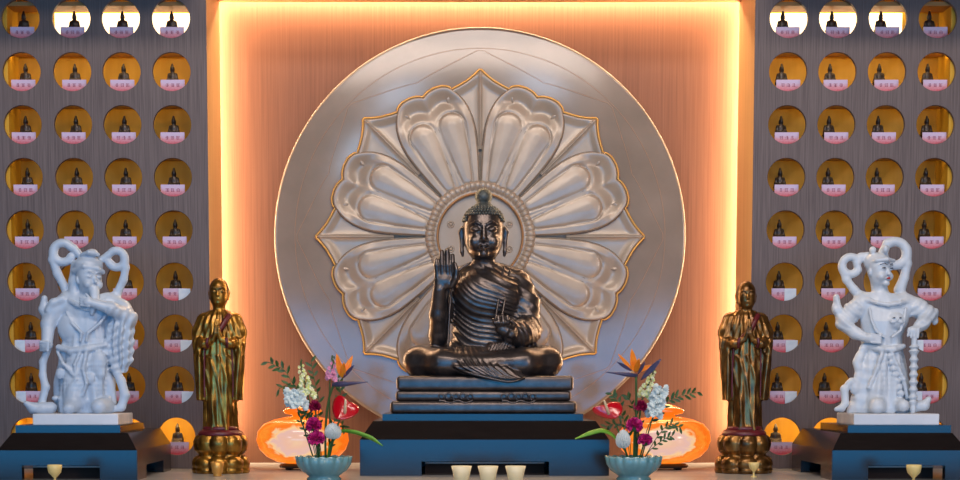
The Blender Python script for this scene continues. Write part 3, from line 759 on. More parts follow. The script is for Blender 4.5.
def monk(px, topy, m, label):
    d = 5.70; p = P(px, 472.5, d); sc = SX(380, d); scz = SZ(375, d)
    o = empty('monk_statue', (p[0], p[1], 0), label, 'statue', None)
    lotus_base(o, sc, scz, m)
    H = 473-topy                      # head top
    zb = 43
    s = SDF((-29,-24,zb-3), (29,22,H+3), .8)
    def fold(t, z): return 1.1*np.sin(t*6+z*.02+.6)*np.clip((120-z)/60, .1, 1)+.4*np.sin(t*13+1)
    s.loft([(zb-1,0,0,17,14),(zb+6,0,0,16,13),(80,0,0,15.5,12.5),(110,-.5,0,17,13),(135,-.5,0,18,13),(150,-.5,1,20,12),(158,-.5,2,17,10),(163,-.5,2,9,7)], 3, fold)
    for q in (-1, 1):
        s.chain([(q*16,3,154),(q*20,1,142),(q*21,-3,131)], [6.5,6.5,6], 4)
        s.chain([(q*20,-4,131),(q*13,-13,129),(q*5,-17,133)], [5.5,4,2.8], 2)
        s.loft([(73,q*18,-3,4.5,7),(90,q*18.5,-3,5.2,8),(110,q*19.5,-3,5.4,8.5),(126,q*20.5,-3,5,8),(134,q*21,-2,4,7)], 2, lambda t, z: .6*np.sin(t*6+z*.05))
        s.chain([(q*4,-17.5,133),(q*1.6,-19,140),(q*1.0,-18,153)], [2.5,2.3,1.1], .8)   # palm and fingers
        for k in range(3): s.cap((q*1.4,-16.6-k*1.7,140), (q*.9,-16-k*1.3,152-k*.8), 1.0, .8, .3)
        s.cap((q*2.5,-19.8,137), (q*1.5,-20.5,146), 1.1, .9, .4)
        s.chain([(q*9.3,2,H-12),(q*10.0,2,H-15),(q*9.2,1,H-20.5)], [1.1,1.1,.9], .3)
    s.cap((0,2,160), (0,1,170), 6.2, 6, 2)
    hz = H-15
    s.ell((0,0,hz+3), (9.6,10.5,12), 1); s.ell((0,-1.5,hz-5), (8.7,8.8,8.8), 3)
    s.cap((0,-9.2,hz+2), (0,-10.8,hz-2.4), .9, 1.4, .8)
    for q in (-1, 1):
        s.ell((q*3.9,-10.6,hz+1.8), (3,1.8,1.5), .8, 'sub'); s.ell((q*3.9,-8.7,hz+1.5), (2.3,1.4,1.1), .4)
        s.chain([(q*1.5,-9.8,hz+4.4),(q*4.3,-9.6,hz+5.2),(q*7,-7.4,hz+4)], [.6,.7,.4], .5)
    s.chain([(-2.6,-9,hz-6.4),(0,-10,hz-6.2),(2.6,-9,hz-6.4)], [.5,.9,.5], .5)
    s.ell((0,-7.6,hz-9.8), (2.8,2.2,2), 1)
    def diag(X, Y, Z):
        f = (.5+.5*np.cos((X*1.1+.42*Z+6*np.sin(Z*.045))*2*PI/11))**3
        low = (Z < 118) & (Z > zb) & (np.abs(X) < 14.5) & (Y < 0)
        f2 = (.5+.5*np.cos((Z*.45+np.abs(X)*1.3)*2*PI/7))**2; upz = (Z > 118) & (Z < 157) & (np.abs(X) > 5) & (Y < 2)
        return .9*f*low+.5*f2*upz
    s.disp(diag)
    link('body', s.mesh('body', sc, scz), m, o)
    def ribbon(name, pts, r, flat=1.0):
        g = MB(); pts = np.array(pts, float); t = np.linspace(0, len(pts)-1, 8*len(pts))
        q = np.stack([np.interp(t, range(len(pts)), pts[:,i]) for i in range(3)], 1); q[1:-1] = (q[:-2]+q[1:-1]*2+q[2:])/4
        g.tube([(a*sc, b*sc, c*scz) for a, b, c in q], r*sc, 8); g.build(name, M['gred'], o, smooth=True)
    ribbon('red_collar', [(11,-7,158),(7.5,-11.5,152),(3,-14.6,144),(-4,-15.2,136),(-9,-15,131)], 2.8)
    ribbon('red_cuff', [(-9,-18.5,135),(-10,-18.5,130),(-9.5,-15,126)], 1.6)
    ribbon('red_cuff', [(9,-18.5,135),(10,-18.5,130),(9.5,-15,126)], 1.6)
    ribbon('red_hem', [(-13.4,-10.5,127),(-14,-9.6,110),(-14.3,-9.0,90),(-14,-9.4,76)], .9)
    ribbon('red_hem', [(13.6,-10.5,127),(14,-9.6,110),(14.3,-9.0,90),(14,-9.4,76)], .7)
    g = MB(); g.lathe([(17.5,zb-.5),(17.8,zb+2),(17,zb+4)], 32); g.v = [(a*sc, b*sc*.85, c*scz) for a, b, c in g.v]; g.build('red_hem', M['gred'], o, smooth=True)
    return o
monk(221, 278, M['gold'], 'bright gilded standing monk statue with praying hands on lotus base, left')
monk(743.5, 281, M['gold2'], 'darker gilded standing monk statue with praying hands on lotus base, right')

# ------------------------------------------------------------------ white marble guardians
def plinth(par, x0, x1, yf, yb, zh, sc, scz):
    mb = MB(); mb.box((x0*sc, yf*sc, 0), (x1*sc, yb*sc, zh*scz))
    mb.build('plinth', M['wblock'], par, bevel=1.0*sc)
def head_face(s, hx, hy, hz, turn, R=1.0):
    "head looking to direction turn (degrees, + = towards +x from the front)"
    t = math.radians(turn); fx, fy = math.sin(t), -math.cos(t); rx, ry = math.cos(t), math.sin(t)
    def L(a, f, z): return (hx+rx*a*R+fx*f*R, hy+ry*a*R+fy*f*R, hz+z*R)
    s.ell((hx,hy,hz+3*R), (11*R,12*R,13*R), 2); s.ell(L(0,1.5,-6), (9*R,9.5*R,9*R), 3)
    s.cap(L(0,10.8,2), L(0,13,-3), .9*R, 1.7*R, 1)
    for q in (-1,1):
        s.ell(L(q*4.6,12.4,2), (3.2*R,2.6*R,1.8*R), 1, 'sub'); s.ell(L(q*4.6,9.6,1.5), (2.7*R,2.2*R,1.4*R), .5)
        s.chain([L(q*1.8,11.4,5), L(q*5,11,6.2), L(q*8.6,8.2,5)], [.8*R,.9*R,.5*R], .6)
        s.ell(L(q*10.6,-.5,-1), (2*R,2.6*R,4*R), .6); s.ell(L(q*5,8,-5), (4*R,4*R,4*R), 2)
    s.chain([L(-2.8,10.8,-7.2), L(0,11.9,-7), L(2.8,10.8,-7.2)], [.6*R,1.1*R,.6*R], .5)
    s.ell(L(0,9.4,-11.5), (3.4*R,3*R,2.6*R), 1.5)
    return L
def guardian_left():
    d = 5.46; p = P(84, 413.5, 5.46); sc = SX(330, d); scz = SZ(325, d)
    ph = 11.3
    o = empty('guardian_statue', (p[0], p[1], zpl), 'white marble bearded guardian statue with scrolled ribbons and one long hanging sleeve', 'statue')
    ox = -1
    plinth(o, -41.5, 42.5, -42, 34, ph, sc, scz)
    s = SDF((-50,-36,-1), (52,34,182), .8)
    # skirts and legs
    def fold(t, z): return (1.3*np.sin(t*8+z*.05)+.6*np.sin(t*15-z*.06))*np.clip((95-z)/60, .15, 1)
    s.loft([(0,2,0,24,15),(10,2,0,27,18),(30,1,0,27,18),(55,0,0,25,17),(75,-1,0,22,15),(92,-2,0,22,14),(104,-1,1,26,14),(114,0,2,27,12),(119,1,2,16,9)], 4, fold)
    s.ell((-14,-5,86), (14.5,10,16), 1.2)                                  # round breast plate
    s.chain([(-25,-9,66),(-12,-16,62),(4,-17,64),(20,-10,68)], [3,3.2,3.2,2.6], 2)   # belt
    s.chain([(-26,-8,62),(-18,-18,50),(-6,-20,38),(4,-17,46),(16,-14,55),(23,-8,62)], [1.6]*6, 1.2)
    s.ell((-5,-15,44), (10,5,16), 3); s.ell((15,-14,50), (8,5,12), 3)
    for i in range(5): s.ell((-20+i*9.5,-17.5+abs(i-2)*1.2,30+5*abs(i-2)), (4.5,2.8,6), 1.5)
    s.chain([(-16,-8,112),(-8,-14,108),(2,-16,104),(12,-13,108),(18,-7,112)], [2.4]*5, .8)
    for q in (-1,1): s.chain([(q*20+1,-10,100),(q*14+1,-14,90),(q*3+1,-17,80),(q*3,-17,72)], [1.5,1.7,1.7,1.3], .6)
    for k in range(9): s.ell((-24+k*6,-15.5+abs(k-4)*1.5,12+abs(k-4)*.8), (3.4,3,2.6), 1)
    s.chain([(4,-18,62),(2,-20,44),(6,-20,30),(3,-19,18)], [2,2,1.8,1.4], .8)
    s.chain([(-2,-18,62),(-6,-20,48),(-4,-20,34),(-10,-18,22)], [1.8,1.8,1.6,1.2], .8)
    # boots
    s.chain([(-28,-12,5),(-40,-20,5),(-47,-24,10)], [6.5,5.4,2.6], 3); s.chain([(-6,-16,8),(-7,-27,5)], [8,6], 3); s.chain([(22,-14,7),(20,-28,7)], [9,7.4], 3)
    s.cap((-6,-17,10), (-6,-12,28), 7.5, 9, 4)
    # neck, head with hood, beard
    s.cap((0,2,112), (1,0,128), 8, 8, 4)
    L = head_face(s, 2, -2, 134, 38, 1.12)
    s.ell((1,0,147), (14.5,14,11), 2); s.chain([(-12,-5,142),(0,-13,146),(12,-9,144),(16,-3,141)], [2.5,3,3,2.5], 1)
    s.chain([(-12,2,148),(-13,2,132),(-13,0,114)], [5,6,7], 3)
    s.ell((6,-5,160), (6,6,4), 2); s.chain([(-4,-6,158),(4,-10,160),(12,-6,158)], [2.2,2.5,2.2], 1)
    s.chain([L(0,10,-11), L(-1,12,-20), L(-4,12,-31)], [5,4.6,2.0], 2)
    # scroll ribbons
    s.chain([(-8,4,158),(-14,4,165)]+arc((-25,161), 9.6, 35, 330, 18, 4)+[(-17,4,157)], 4.0, 1.2, sq=.9)
    s.chain([(-34,4,164),(-35.5,4,154),(-31,5,140),(-24,6,126),(-19,6,112)], [4.2,4.2,4.4,4.4,4.6], 1.5, sq=.8)
    s.chain([(12,4,153),(20,4,158)]+arc((28.5,154.5), 8.4, 120, -160, 18, 4)+[(24,4,149)], 3.7, 1.2, sq=.9)
    s.chain([(36,4,156),(37.5,4,146),(35,5,134),(28,6,120),(22,6,108)], [3.8,3.8,4,4.2,4.6], 1.5, sq=.8)
    # his right arm (left in the picture) down to a fist
    s.chain([(-22,2,112),(-33,-1,103),(-38,-5,90)], [9.5,8.5,8], 4); s.chain([(-38,-5,90),(-36,-12,72)], [7,5.6], 2)
    s.ell((-36,-13,68), (6,6,6), 1.5)
    for k in range(4): s.cap((-41,-15+k*1.5-2,71-k*2.6), (-33,-19,70.5-k*2.6), 1.7, 1.7, .4)
    s.chain([(-40,-2,96),(-44,-2,104),(-43,-2,115)], [5.5,4.6,3.2], 3)
    s.chain([(-24,-6,114),(-33,-7,110),(-38,-8,103)], [4,4.4,3], 2)
    # his left arm (right in the picture) raised across the chest with the long sleeve
    s.chain([(20,3,111),(33,1,104),(41,-4,94)], [10,9.5,9], 4); s.chain([(41,-4,95),(27,-17,104),(10,-21,109)], [8.6,6.4,4.2], 3)
    s.ell((5,-22,110), (5.6,4,4.2), 1.2)
    for k in range(4): s.cap((6,-23.5,113-k*2.2), (-3,-22,114.5-k*2.4), 1.6, 1.2, .4)
    s.cap((7,-22,113), (3,-23,118), 1.6, 1.2, .4)
    s.loft([(41,33,-2,5,5),(52,34,-3,10,8),(70,32,-4,13,9),(88,33,-5,12.5,10),(98,35,-4,9,8)], 3, lambda t, z: 1.3*np.sin(t*9+.04*z))
    # long side ribbons
    s.chain([(-34,-9,68),(-39,-8,52),(-38,-8,38),(-34,-9,26),(-36,-10,10),(-34,-12,3)], [3.6,3.6,3.4,3.8,3.6,3.4], 1.5, sq=.8)
    s.chain([(26,-8,60),(30,-8,44),(36,-8,32),(40,-9,18),(37,-10,6),(28,-12,3)], [4,4,4.2,4.4,4,2.6], 1.5, sq=.8)
    def f(X, Y, Z):
        sl = ((X > 22) & (Z > 40) & (Z < 104)); r = np.sqrt((X-4)**2+(Z-118)**2)
        scl = (Z > 20) & (Z < 76) & (np.abs(X) < 24)
        ch = (Z > 72) & (Z < 104) & (X < 22) & (X > -28)
        return .55*np.cos(r*2*PI/7)*sl+.20*np.cos(X*1.3+Z*.65)*np.cos(X*1.3-Z*.65)*scl+.0*ch
    s.disp(f)
    s.lo = s.lo+np.array((6,0,ph))
    me = link('body', s.mesh('body', sc, scz), M['wmarble_bluelit'], o).data; n = len(me.vertices); co = np.empty(n*3, np.float32); me.vertices.foreach_get('co', co); co = co.reshape(-1,3)
    k_ = np.clip(1-(co[:,2]/scz-ph)/95, 0, 1); co[:,0] = co[:,0]*(1+.10*k_)-8*sc*k_; me.vertices.foreach_set('co', co.ravel()); me.update()
guardian_left()
def guardian_right():
    d = 5.46; p = P(885, 413.5, 5.46); sc = SX(330, d); scz = SZ(325, d); ph = 11.3
    o = empty('guardian_statue', (p[0], p[1], zpr), 'white marble guardian statue with red lips resting one hand on an upright club', 'statue')
    plinth(o, -41, 43, -42, 34, ph, sc, scz)
    s = SDF((-56,-36,-1), (54,34,180), .8)
    def fold(t, z): return (1.5*np.sin(t*7+z*.04)+.6*np.sin(t*15-z*.06))*np.clip((90-z)/50, .12, 1)
    s.loft([(0,-4,0,31,17),(8,-4,0,30,18),(25,-3,0,27,18),(45,-2,0,24,17),(66,-2,0,19.5,14),(76,-2,0,20,14),(92,0,0,24,15),(104,1,1,25,13),(114,0,2,22,11),(120,-2,2,13,9)], 4, fold)
    s.chain([(-20,-8,68),(-8,-15,64),(6,-16,64),(17,-9,67)], [3,3.2,3.2,2.6], 2)
    s.chain([(2,-17,64),(8,-17,50),(16,-16,34),(21,-13,16)], [2,2.2,2.2,2], 1.5)
    s.chain([(-5,-17,64),(-10,-17,46),(-18,-16,26)], [2,2.2,2], 1.5)
    s.ell((8,-12,92), (9,6,8), 2)                                        # lion medallion
    for q in (-1,1): s.ell((8+q*3,-17.6,95), (1.9,1.4,1.0), .5); s.ell((8+q*4,-17.2,91), (2.8,1.8,2), .6)
    s.ell((8,-18.2,92.5), (1.6,1.6,1.8), .5)
    for k in range(7): s.ell((2+k*2.0,-16.2,57-k*6.2), (3.6,2.6,3.4), .8)
    s.chain([(-18,-6,113),(-10,-12,110),(0,-14,108),(12,-12,110),(20,-6,112)], [2.2]*5, .8)
    for q in (-1,1): s.chain([(q*18,-11,104),(q*16,-14,92),(q*12,-15.5,82),(q*4,-17,76)], [1.4]*4, .6)
    for k in range(10): s.ell((-24+k*5.6,-16+abs(k-4.5)*1.3,5), (3.2,3,3), 1)
    # boots
    s.chain([(-9,-14,8),(-12,-27,7)], [9,8], 3); s.chain([(13,-13,9),(14,-26,8)], [7,6], 3); s.chain([(30,-10,7),(38,-14,8),(42,-14,14)], [6,5,3], 2)
    s.cap((-10,-10,9), (-8,-8,26), 9, 10, 4)
    s.cap((-3,2,114), (-6,1,128), 8, 8, 4)
    L = head_face(s, -7, -1, 142, 32, 1.08)
    s.ell((-9,2,151), (12.5,12.5,10), 2); s.chain([(-19,-2,148),(-12,-12,152),(-2,-14,153),(6,-8,152)], [1.8,2.2,2.2,1.8], .8)
    s.ell((-14,-3,163), (3.4,3.4,3.6), 1); s.cap((-14,-3,158), (-14,-3,164), 2, 2, 1); s.ell((-2,-6,164), (3,3,4), 1)
    # scroll ribbons
    s.chain([(-17,4,158),(-24,4,157)]+arc((-34,148), 8.6, 50, 330, 18, 4)+[(-28,4,151),(-22,4,156)], 3.7, 1.2, sq=.9)
    s.chain([(-42.5,4,146),(-38,4,134),(-30,5,124),(-22,6,116)], [3.8,4,4.2,5], 1.5, sq=.8)
    s.chain([(-2,4,160),(2,4,170)]+arc((10,160), 11.8, 120, -190, 24, 4), 4.5, 1.2, sq=.9)
    s.chain([(21.5,4,164),(22.5,4,150),(20,5,136),(16,6,124)], [4.6,4.4,4.6,6], 1.5, sq=.8)
    # his right arm (left in the picture), hand on hip
    s.chain([(-20,3,112),(-32,1,102),(-41,-2,92)], [9.5,9,8.5], 4); s.chain([(-41,-3,90),(-31,-8,80),(-21,-14,75)], [7.6,6,4.6], 2.5)
    s.ell((-17,-16,75), (6,4.5,5.2), 1.2)
    for k in range(4): s.cap((-17,-18.5,78.5-k*2.5), (-8,-18,77-k*2.3), 1.7, 1.4, .4)
    s.chain([(-42,-2,95),(-48,-2,104),(-49,-2,116)], [6,4.6,3.2], 3)
    # his left arm (right in the picture), hand on the club
    s.chain([(20,3,111),(33,1,105),(42,-3,99)], [10,9.5,8.5], 4); s.chain([(42,-3,99),(36,-10,90),(28,-14,84)], [7.6,6.6,5], 2.5)
    s.chain([(40,0,104),(48,-1,100),(50,0,92)], [5.5,5,3.4], 3)
    s.ell((25,-16,82), (6.4,5.2,5), 1.2)
    for k in range(4): s.cap((20+k*3.0,-19,84), (18.6+k*3.2,-20,75.5+(k==0)*1.5), 1.7, 1.3, .4)
    # long ribbons at his sides
    s.chain([(-22,-8,66),(-28,-8,52),(-26,-8,38),(-30,-9,24),(-31,-10,26)], [4,4.6,4.4,5,4], 1.5, sq=.8)
    s.chain([(-36,-10,30),(-41,-10,24),(-40,-11,10),(-44,-12,5),(-49,-12,4)], [3,4,3.6,3.6,2.4], 1.5, sq=.8)
    s.chain([(-30,-9,30),(-34,-10,32),(-37,-10,30)], [4,3.4,3], 1.5)
    def f(X, Y, Z):
        scl = (Z > 22) & (Z < 66) & (X > -6) & (X < 22)
        r = np.sqrt((X+14)**2+(Z-84)**2); dr = (Z < 66) & (X < -4) & (X > -34)
        arm = (np.abs(X) > 24) & (Z > 84) & (Z < 112); r2 = np.sqrt((np.abs(X)-20)**2+(Z-118)**2)
        return .22*np.cos(X*1.3+Z*.65)*np.cos(X*1.3-Z*.65)*scl+.25*np.cos(r*2*PI/10)*dr+.45*np.cos(r2*2*PI/7)*arm
    s.disp(f)
    s.lo = s.lo+np.array((-2.5,0,ph))
    link('body', s.mesh('body', sc, scz), M['wmarble'], o)
    c = SDF((14,-30,-1), (36,-8,84), .7)
    prof = [(0,2.4),(4,3.4),(8,3),(12,4.4)]
    z = 12
    while z < 60: prof += [(z+1,3.0),(z+4,4.7),(z+7,3.0)]; z += 7.5
    prof += [(62,5.4),(66,5.4),(68,3),(82,2.8)]
    c.loft([(q,25.5,-18,r,r) for q, r in sorted(prof)], .5)
    c.lo = c.lo+np.array((-2.5,0,ph)); link('club', c.mesh('club', sc, scz), M['wmarble'], o)
    def W(v): return ((v[0]-2.5)*sc, v[1]*sc, (v[2]+ph)*scz)
    g = MB(); g.tube([W(L(-2.2,12.4,-7.2)), W(L(0,13.2,-7.0)), W(L(2.2,12.4,-7.2))], [.5*sc,1.25*sc,.5*sc], 8); g.build('lips', M['lip'], o, smooth=True)
    for q in (-1,1):
        g = MB()
        g.tube([W(L(q*2.6,11.7,2.2)), W(L(q*4.8,11.9,2.4)), W(L(q*7,10.8,2.2))], [.3*sc,.75*sc,.3*sc], 6)
        g.tube([W(L(q*1.8,12.2,5.2)), W(L(q*5,11.9,6.6)), W(L(q*8.2,9.2,5.4))], .35*sc, 6)
        g.build('painted_eye', M['ink'], o, smooth=True)
        g = MB(); g.ball(W((8+q*3,-18.8,95)), (1.2*sc,.5*sc,.6*scz)); g.build('medallion_eye', M['ink'], o, smooth=True)
guardian_right()

# ------------------------------------------------------------------ glowing lidded jars
def jar(px, label):
    d = 5.93; p = P(px, 469, d); sc = SX(440, d); scz = sc
    o = empty('lamp', (p[0], p[1], 0), label, 'lamp')
    g = MB(); g.lathe([(0,6.2),(16,6.3),(26,8),(36,13),(43,20),(46.3,29),(45,38),(39,45.5),(29,50),(20,52),(16,52.8)], 48)
    g.v = [(a*sc, b*sc*.8, c*scz) for a, b, c in g.v]; g.build('jar_body', M['lamp'], o, smooth=True)
    g = MB(); g.lathe([(11,52.4),(10.5,54.5),(18,56),(19.5,58.5),(17,61),(10,64),(0,65.5)], 40); g.v = [(a*sc, b*sc*.8, c*scz) for a, b, c in g.v]
    g.build('lid', M['lamp'], o, smooth=True)
    g = MB(); g.lathe([(0,2),(23,2),(24.5,4),(22,6),(0,6.4)], 32)
    for a in range(4):
        t = PI/4+a*PI/2; g.lathe([(2.6,0),(3.4,1.2),(2.6,2.4)], 12, (19*math.cos(t), 19*math.sin(t), 0))
    g.v = [(a*sc, b*sc*.8, c*scz) for a, b, c in g.v]; g.build('lamp_foot', M['black'], o, smooth=False)
    l = bpy.data.lights.new('lamp_glow', 'POINT'); l.energy = 1.6; l.color = (1,.5,.16); l.shadow_soft_size = .05
    q = bpy.data.objects.new('lamp_glow', l); COL.objects.link(q); q.location = (p[0], p[1]+.02, 62*scz+.05); return o
jar(303, 'glowing orange swirled glass jar lamp with lid behind the left flowers')
jar(664, 'glowing orange swirled glass jar lamp with lid behind the right flowers')

# ------------------------------------------------------------------ offering cups
def cup(name, px, pyb, d, r, h, m, kind, label, group=None):
    p = P(px, pyb, d)
    o_ = None
    g = MB()
    if kind == 'cup':
        g.lathe([(0,0),(.60*r,0),(.62*r,.08*h),(.60*r,.16*h),(.76*r,.28*h),(.85*r,.6*h),(1.02*r,h),(.95*r,h),(.78*r,.6*h),(.6*r,.34*h),(0,.3*h)], 28)
    else:
        g.lathe([(0,0),(.62*r,0),(.6*r,.04*h),(.2*r,.12*h),(.17*r,.36*h),(.45*r,.46*h),(.85*r,.62*h),(.98*r,.82*h),(1.02*r,h),(.94*r,h),(.85*r,.7*h),(.4*r,.54*h),(0,.5*h)], 28)
    o = g.build(name, m, None, (p[0], p[1], 0), smooth=True)
    return tag(o, label, 'cup', group)
for px, lb in ((461.5,'left'),(488,'middle'),(515.5,'right')):
    cup('offering_cup', px, 483, 5.09, 10.2*SX(470,5.09), .052, M['ivory'], 'cup', 'flared ivory cup, %s of the three in front of the central pedestal' % lb, 'ivory cups in front of the buddha')
cup('goblet', 55, 485, 4.99, 7.2*SX(470,4.99), .060, M['yivory'], 'goblet', 'small yellow resin goblet in front of the left dark side pedestal')
cup('goblet', 913.5, 485, 4.99, 7.4*SX(470,4.99), .060, M['yivory'], 'goblet', 'small yellow resin goblet in front of the right dark side pedestal')
cup('goblet', 753.7, 477, 5.43, 5.2*SX(470,5.43), .047, M['yivory'], 'goblet', 'tiny yellow goblet in front of the darker gilded monk')
cup('offering_cup', 217.5, 476, 5.49, 6.8*SX(470,5.49), .046, M['gold_edge'], 'cup', 'tiny amber cup in front of the bright gilded monk')

# ------------------------------------------------------------------ flower bowls
DF = 5.27; FS = SX(430, DF)
def Q(px, py, dd=0.0): return np.array(P(px, py, DF+dd))
def bowl(px, label):
    p = P(px, 480, DF); g = MB(); pr = [(0,0),(17,0),(17.5,1.5),(15,4),(17,5.5),(23,10),(26.5,16),(28,22.5),(27,22.8),(25,17),(20,11),(0,9)]
    n = 96; V = []
    for i, (r, z) in enumerate(pr):
        for k in range(n):
            a = 2*PI*k/n; w = min(1, max(0, (z-5)/10)); lob = abs(math.sin(9*a))**.6
            rr = r*(1+.085*w*(lob-.6)); zz = z+(1.5*lob if 7 <= i-0 <= 8 else 0)
            V.append((rr*math.cos(a)*FS, rr*math.sin(a)*FS*.9, zz*FS))
    g.add(V, [(i*n+k, i*n+(k+1) % n, (i+1)*n+(k+1) % n, (i+1)*n+k) for i in range(len(pr)-1) for k in range(n)])
    o = g.build('flower_bowl', M['celadon'], None, (p[0], p[1], 0), smooth=True)
    return tag(o, label, 'bowl')
bowl(324, 'fluted blue celadon flower bowl, left of the central pedestal')
bowl(633.5, 'fluted blue celadon flower bowl, right of the central pedestal')

def flower(name, root, label, cat, group=None):
    o = empty(name, tuple(root), label, cat, group); return o, np.array(root, float)
def bez(a, b, c, n=12): return [(1-t)**2*a+2*t*(1-t)*b+t*t*c for t in np.linspace(0, 1, n)]
def stem(par, root, pts, r=1.0, m='stem', name='stem'):
    g = MB(); g.tube([p-root for p in pts], r*FS, 6); return g.build(name, M[m], par, smooth=True)
def frame(d):
    d = np.array(d, float); d /= np.linalg.norm(d); u = np.cross(d, (0,1,0.))
    if np.linalg.norm(u) < .1: u = np.cross(d, (1,0,0.))
    u /= np.linalg.norm(u); return d, u, np.cross(u, d)
def leafgeo(g, base, dirv, L, W, cup_=.25, bend=0, nrm=None, n=7, shape=None, ruff=0, rnd=random):
    d, u, w = frame(dirv)
    if nrm is not None:
        w = np.array(nrm, float); w -= d*w.dot(d); w /= np.linalg.norm(w)+1e-9; u = np.cross(d, w)
    V = []
    for i in range(n+1):
        t = i/n; hw = W*(shape(t) if shape else math.sin(PI*min(1, t*.96+.02))**.8)
        c = base+d*L*t+w*bend*L*t*t
        for q in (-1, -.5, 0, .5, 1):
            V.append(c+u*q*hw+w*(cup_*hw*q*q+(rnd.uniform(-ruff, ruff)*W if ruff else 0)))
    Fc = [(i*5+k, i*5+k+1, (i+1)*5+k+1, (i+1)*5+k) for i in range(n) for k in range(4)]
    g.add(V, Fc)
BL = Q(324, 468); BR = Q(633.5, 468)
BLq = lambda x, dy=0: Q(324+x, 466, dy)
BRq = lambda x, dy=0: Q(633.5+x, 466, dy)
def carnation(px, py, r, base, m, label, cat='flower', dd=-.02, grp=None, sxx=1, szz=1):
    c = Q(px, py, dd); o, R = flower('carnation', base, label, cat, grp)
    stem(o, R, bez(base, (base+c)/2+np.array((0,.01,.0)), c, 10), .75)
    g = MB(); rnd = random.Random(px)
    for i in range(95):
        a = rnd.uniform(0, 2*PI); z = rnd.uniform(-.55, 1); rr = math.sqrt(max(0, 1-z*z))
        d = np.array((rr*math.cos(a)*sxx, -abs(z)*.3+rr*math.sin(a)*.8, z*szz*.9)); 
        d = np.array((rr*math.cos(a), rr*math.sin(a), z))
        b = (c-R)+d*r*FS*.30*np.array((sxx,1,szz)); dd_ = d*np.array((sxx,1,szz))
        leafgeo(g, b, dd_, r*FS*.72*np.linalg.norm(dd_)*rnd.uniform(.85,1.08), r*FS*.36, .5, rnd.uniform(-.4,.4), nrm=np.cross(d, (rnd.uniform(-1,1), rnd.uniform(-1,1), .3)), n=4, shape=lambda t: .25+.85*t**.8 if t < .95 else .8, ruff=.16, rnd=rnd)
    g.build('bloom', M[m], o, smooth=True); g = MB(); g.ball(c-R-np.array((0,0,.35*r*FS)), (r*.4*FS,)*3); g.build('calyx', M['stem'], o, smooth=True)
    return o
def mum(px, py, rx, rz, base, label):
    c = Q(px, py, -.035); o, R = flower('chrysanthemum', base, label, 'flower')
    stem(o, R, bez(base, (base+c)/2+np.array((0,.012,0)), c, 10), .8)
    g = MB(); rnd = random.Random(px+1)
    for i in range(130):
        z = 1-2*(i+.5)/130; a = i*2.39996; rr = math.sqrt(1-z*z); d = np.array((rr*math.cos(a), rr*math.sin(a), z))
        sc = np.array((rx, (rx+rz)/2, rz))*FS
        b = (c-R)+d*sc*.62; leafgeo(g, b, d*.6+np.array((0,-.1,.75)), sc[0]*.72, sc[0]*.26, .8, -.45, nrm=d, n=4)
    g.ball(c-R, tuple(np.array((rx,(rx+rz)/2,rz))*FS*.6), 12, 8)
    g.build('bloom', M['wpetal'], o, smooth=True); return o
def floret_spike(name, top, bot, base, m, n, r, label, cat='flower', dd=0, taper=True, bud=True):
    a, b = Q(*top, dd), Q(*bot, dd); o, R = flower(name, base, label, cat)
    stem(o, R, bez(base, b+(b-a)*.3, b, 10)+list(bez(b, (a+b)/2, a, 6))[1:], .7)
    g = MB(); rnd = random.Random(top[0])
    for i in range(n):
        t = i/(n-1); c = b+(a-b)*t-R; s_ = r*FS*(1-.62*t if taper else 1-.15*t); an = i*2.3
        off = np.array((math.cos(an), math.sin(an)*.8, .15)); c = c+off*s_*.75
        for k in range(5):
            q = 2*PI*k/5+i; dv = off+np.array((math.cos(q)*.8, -.3, math.sin(q)*.8)); leafgeo(g, c, dv, s_*.95, s_*.42, .5, .3, n=3, ruff=.08, rnd=rnd)
        g.ball(c, (s_*.4,)*3, 6, 4)
    g.build('florets', M[m], o, smooth=True)
    if bud:
        g = MB()
        for i in range(6):
            c = a-R+np.array((rnd.uniform(-1.2,1.2)*FS, 0, (i*1.1)*FS)); g.ball(c, (.9*FS,.9*FS,1.5*FS), 6, 4)
        g.build('bud', M['stem'], o, smooth=True)
    return o
def anthurium(cx, cy, w, h, tilt, base, sp0, sp1, label, dd=-.05):
    c = Q(cx, cy, dd); o, R = flower('anthurium', base, label, 'flower')
    stem(o, R, bez(base, Q((cx+324)/2 if cx < 480 else (cx+634)/2, cy+22, dd), c+np.array((0,.006,0)), 12), .8)
    g = MB(); n = 56; V = [c-R+np.array((0,-.003,0))]; ct, stn = math.cos(math.radians(tilt)), math.sin(math.radians(tilt))
    rings = 6
    for j in range(1, rings+1):
        for k in range(n):
            t = 2*PI*k/n; x = math.sin(t)**3*.5*1.0; z = (13*math.cos(t)-3.2*math.cos(2*t)-1.2*math.cos(3*t))/29
            x = math.sin(t)*abs(math.sin(t))**.6*.5
            x *= j/rings; z *= j/rings; X = (x*ct-z*stn)*w*FS; Z = (x*stn+z*ct)*h*FS
            y = -(.008*(j/rings)**2*math.cos(2*t+1)+.006*(1-(j/rings)**2))
            V.append(c-R+np.array((X, y+Z*.35, Z)))
    Fc = [(0, 1+k, 1+(k+1) % n) for k in range(n)]+[(1+j*n+k, 1+(j+1)*n+k, 1+(j+1)*n+(k+1) % n, 1+j*n+(k+1) % n) for j in range(rings-1) for k in range(n)]
    g.add(V, Fc); q = g.build('spathe', M['red'], o, smooth=True); sd = q.modifiers.new('t', 'SOLIDIFY'); sd.thickness = .0012
    g = MB(); a, b = Q(*sp0, dd-.008)-R, Q(*sp1, dd-.03)-R; g.tube([a, a+(b-a)*.5, a+(b-a)*.9, b], [1.5*FS,1.35*FS,1.0*FS,.4*FS], 8); g.build('spadix', M['spadix'], o, smooth=True)
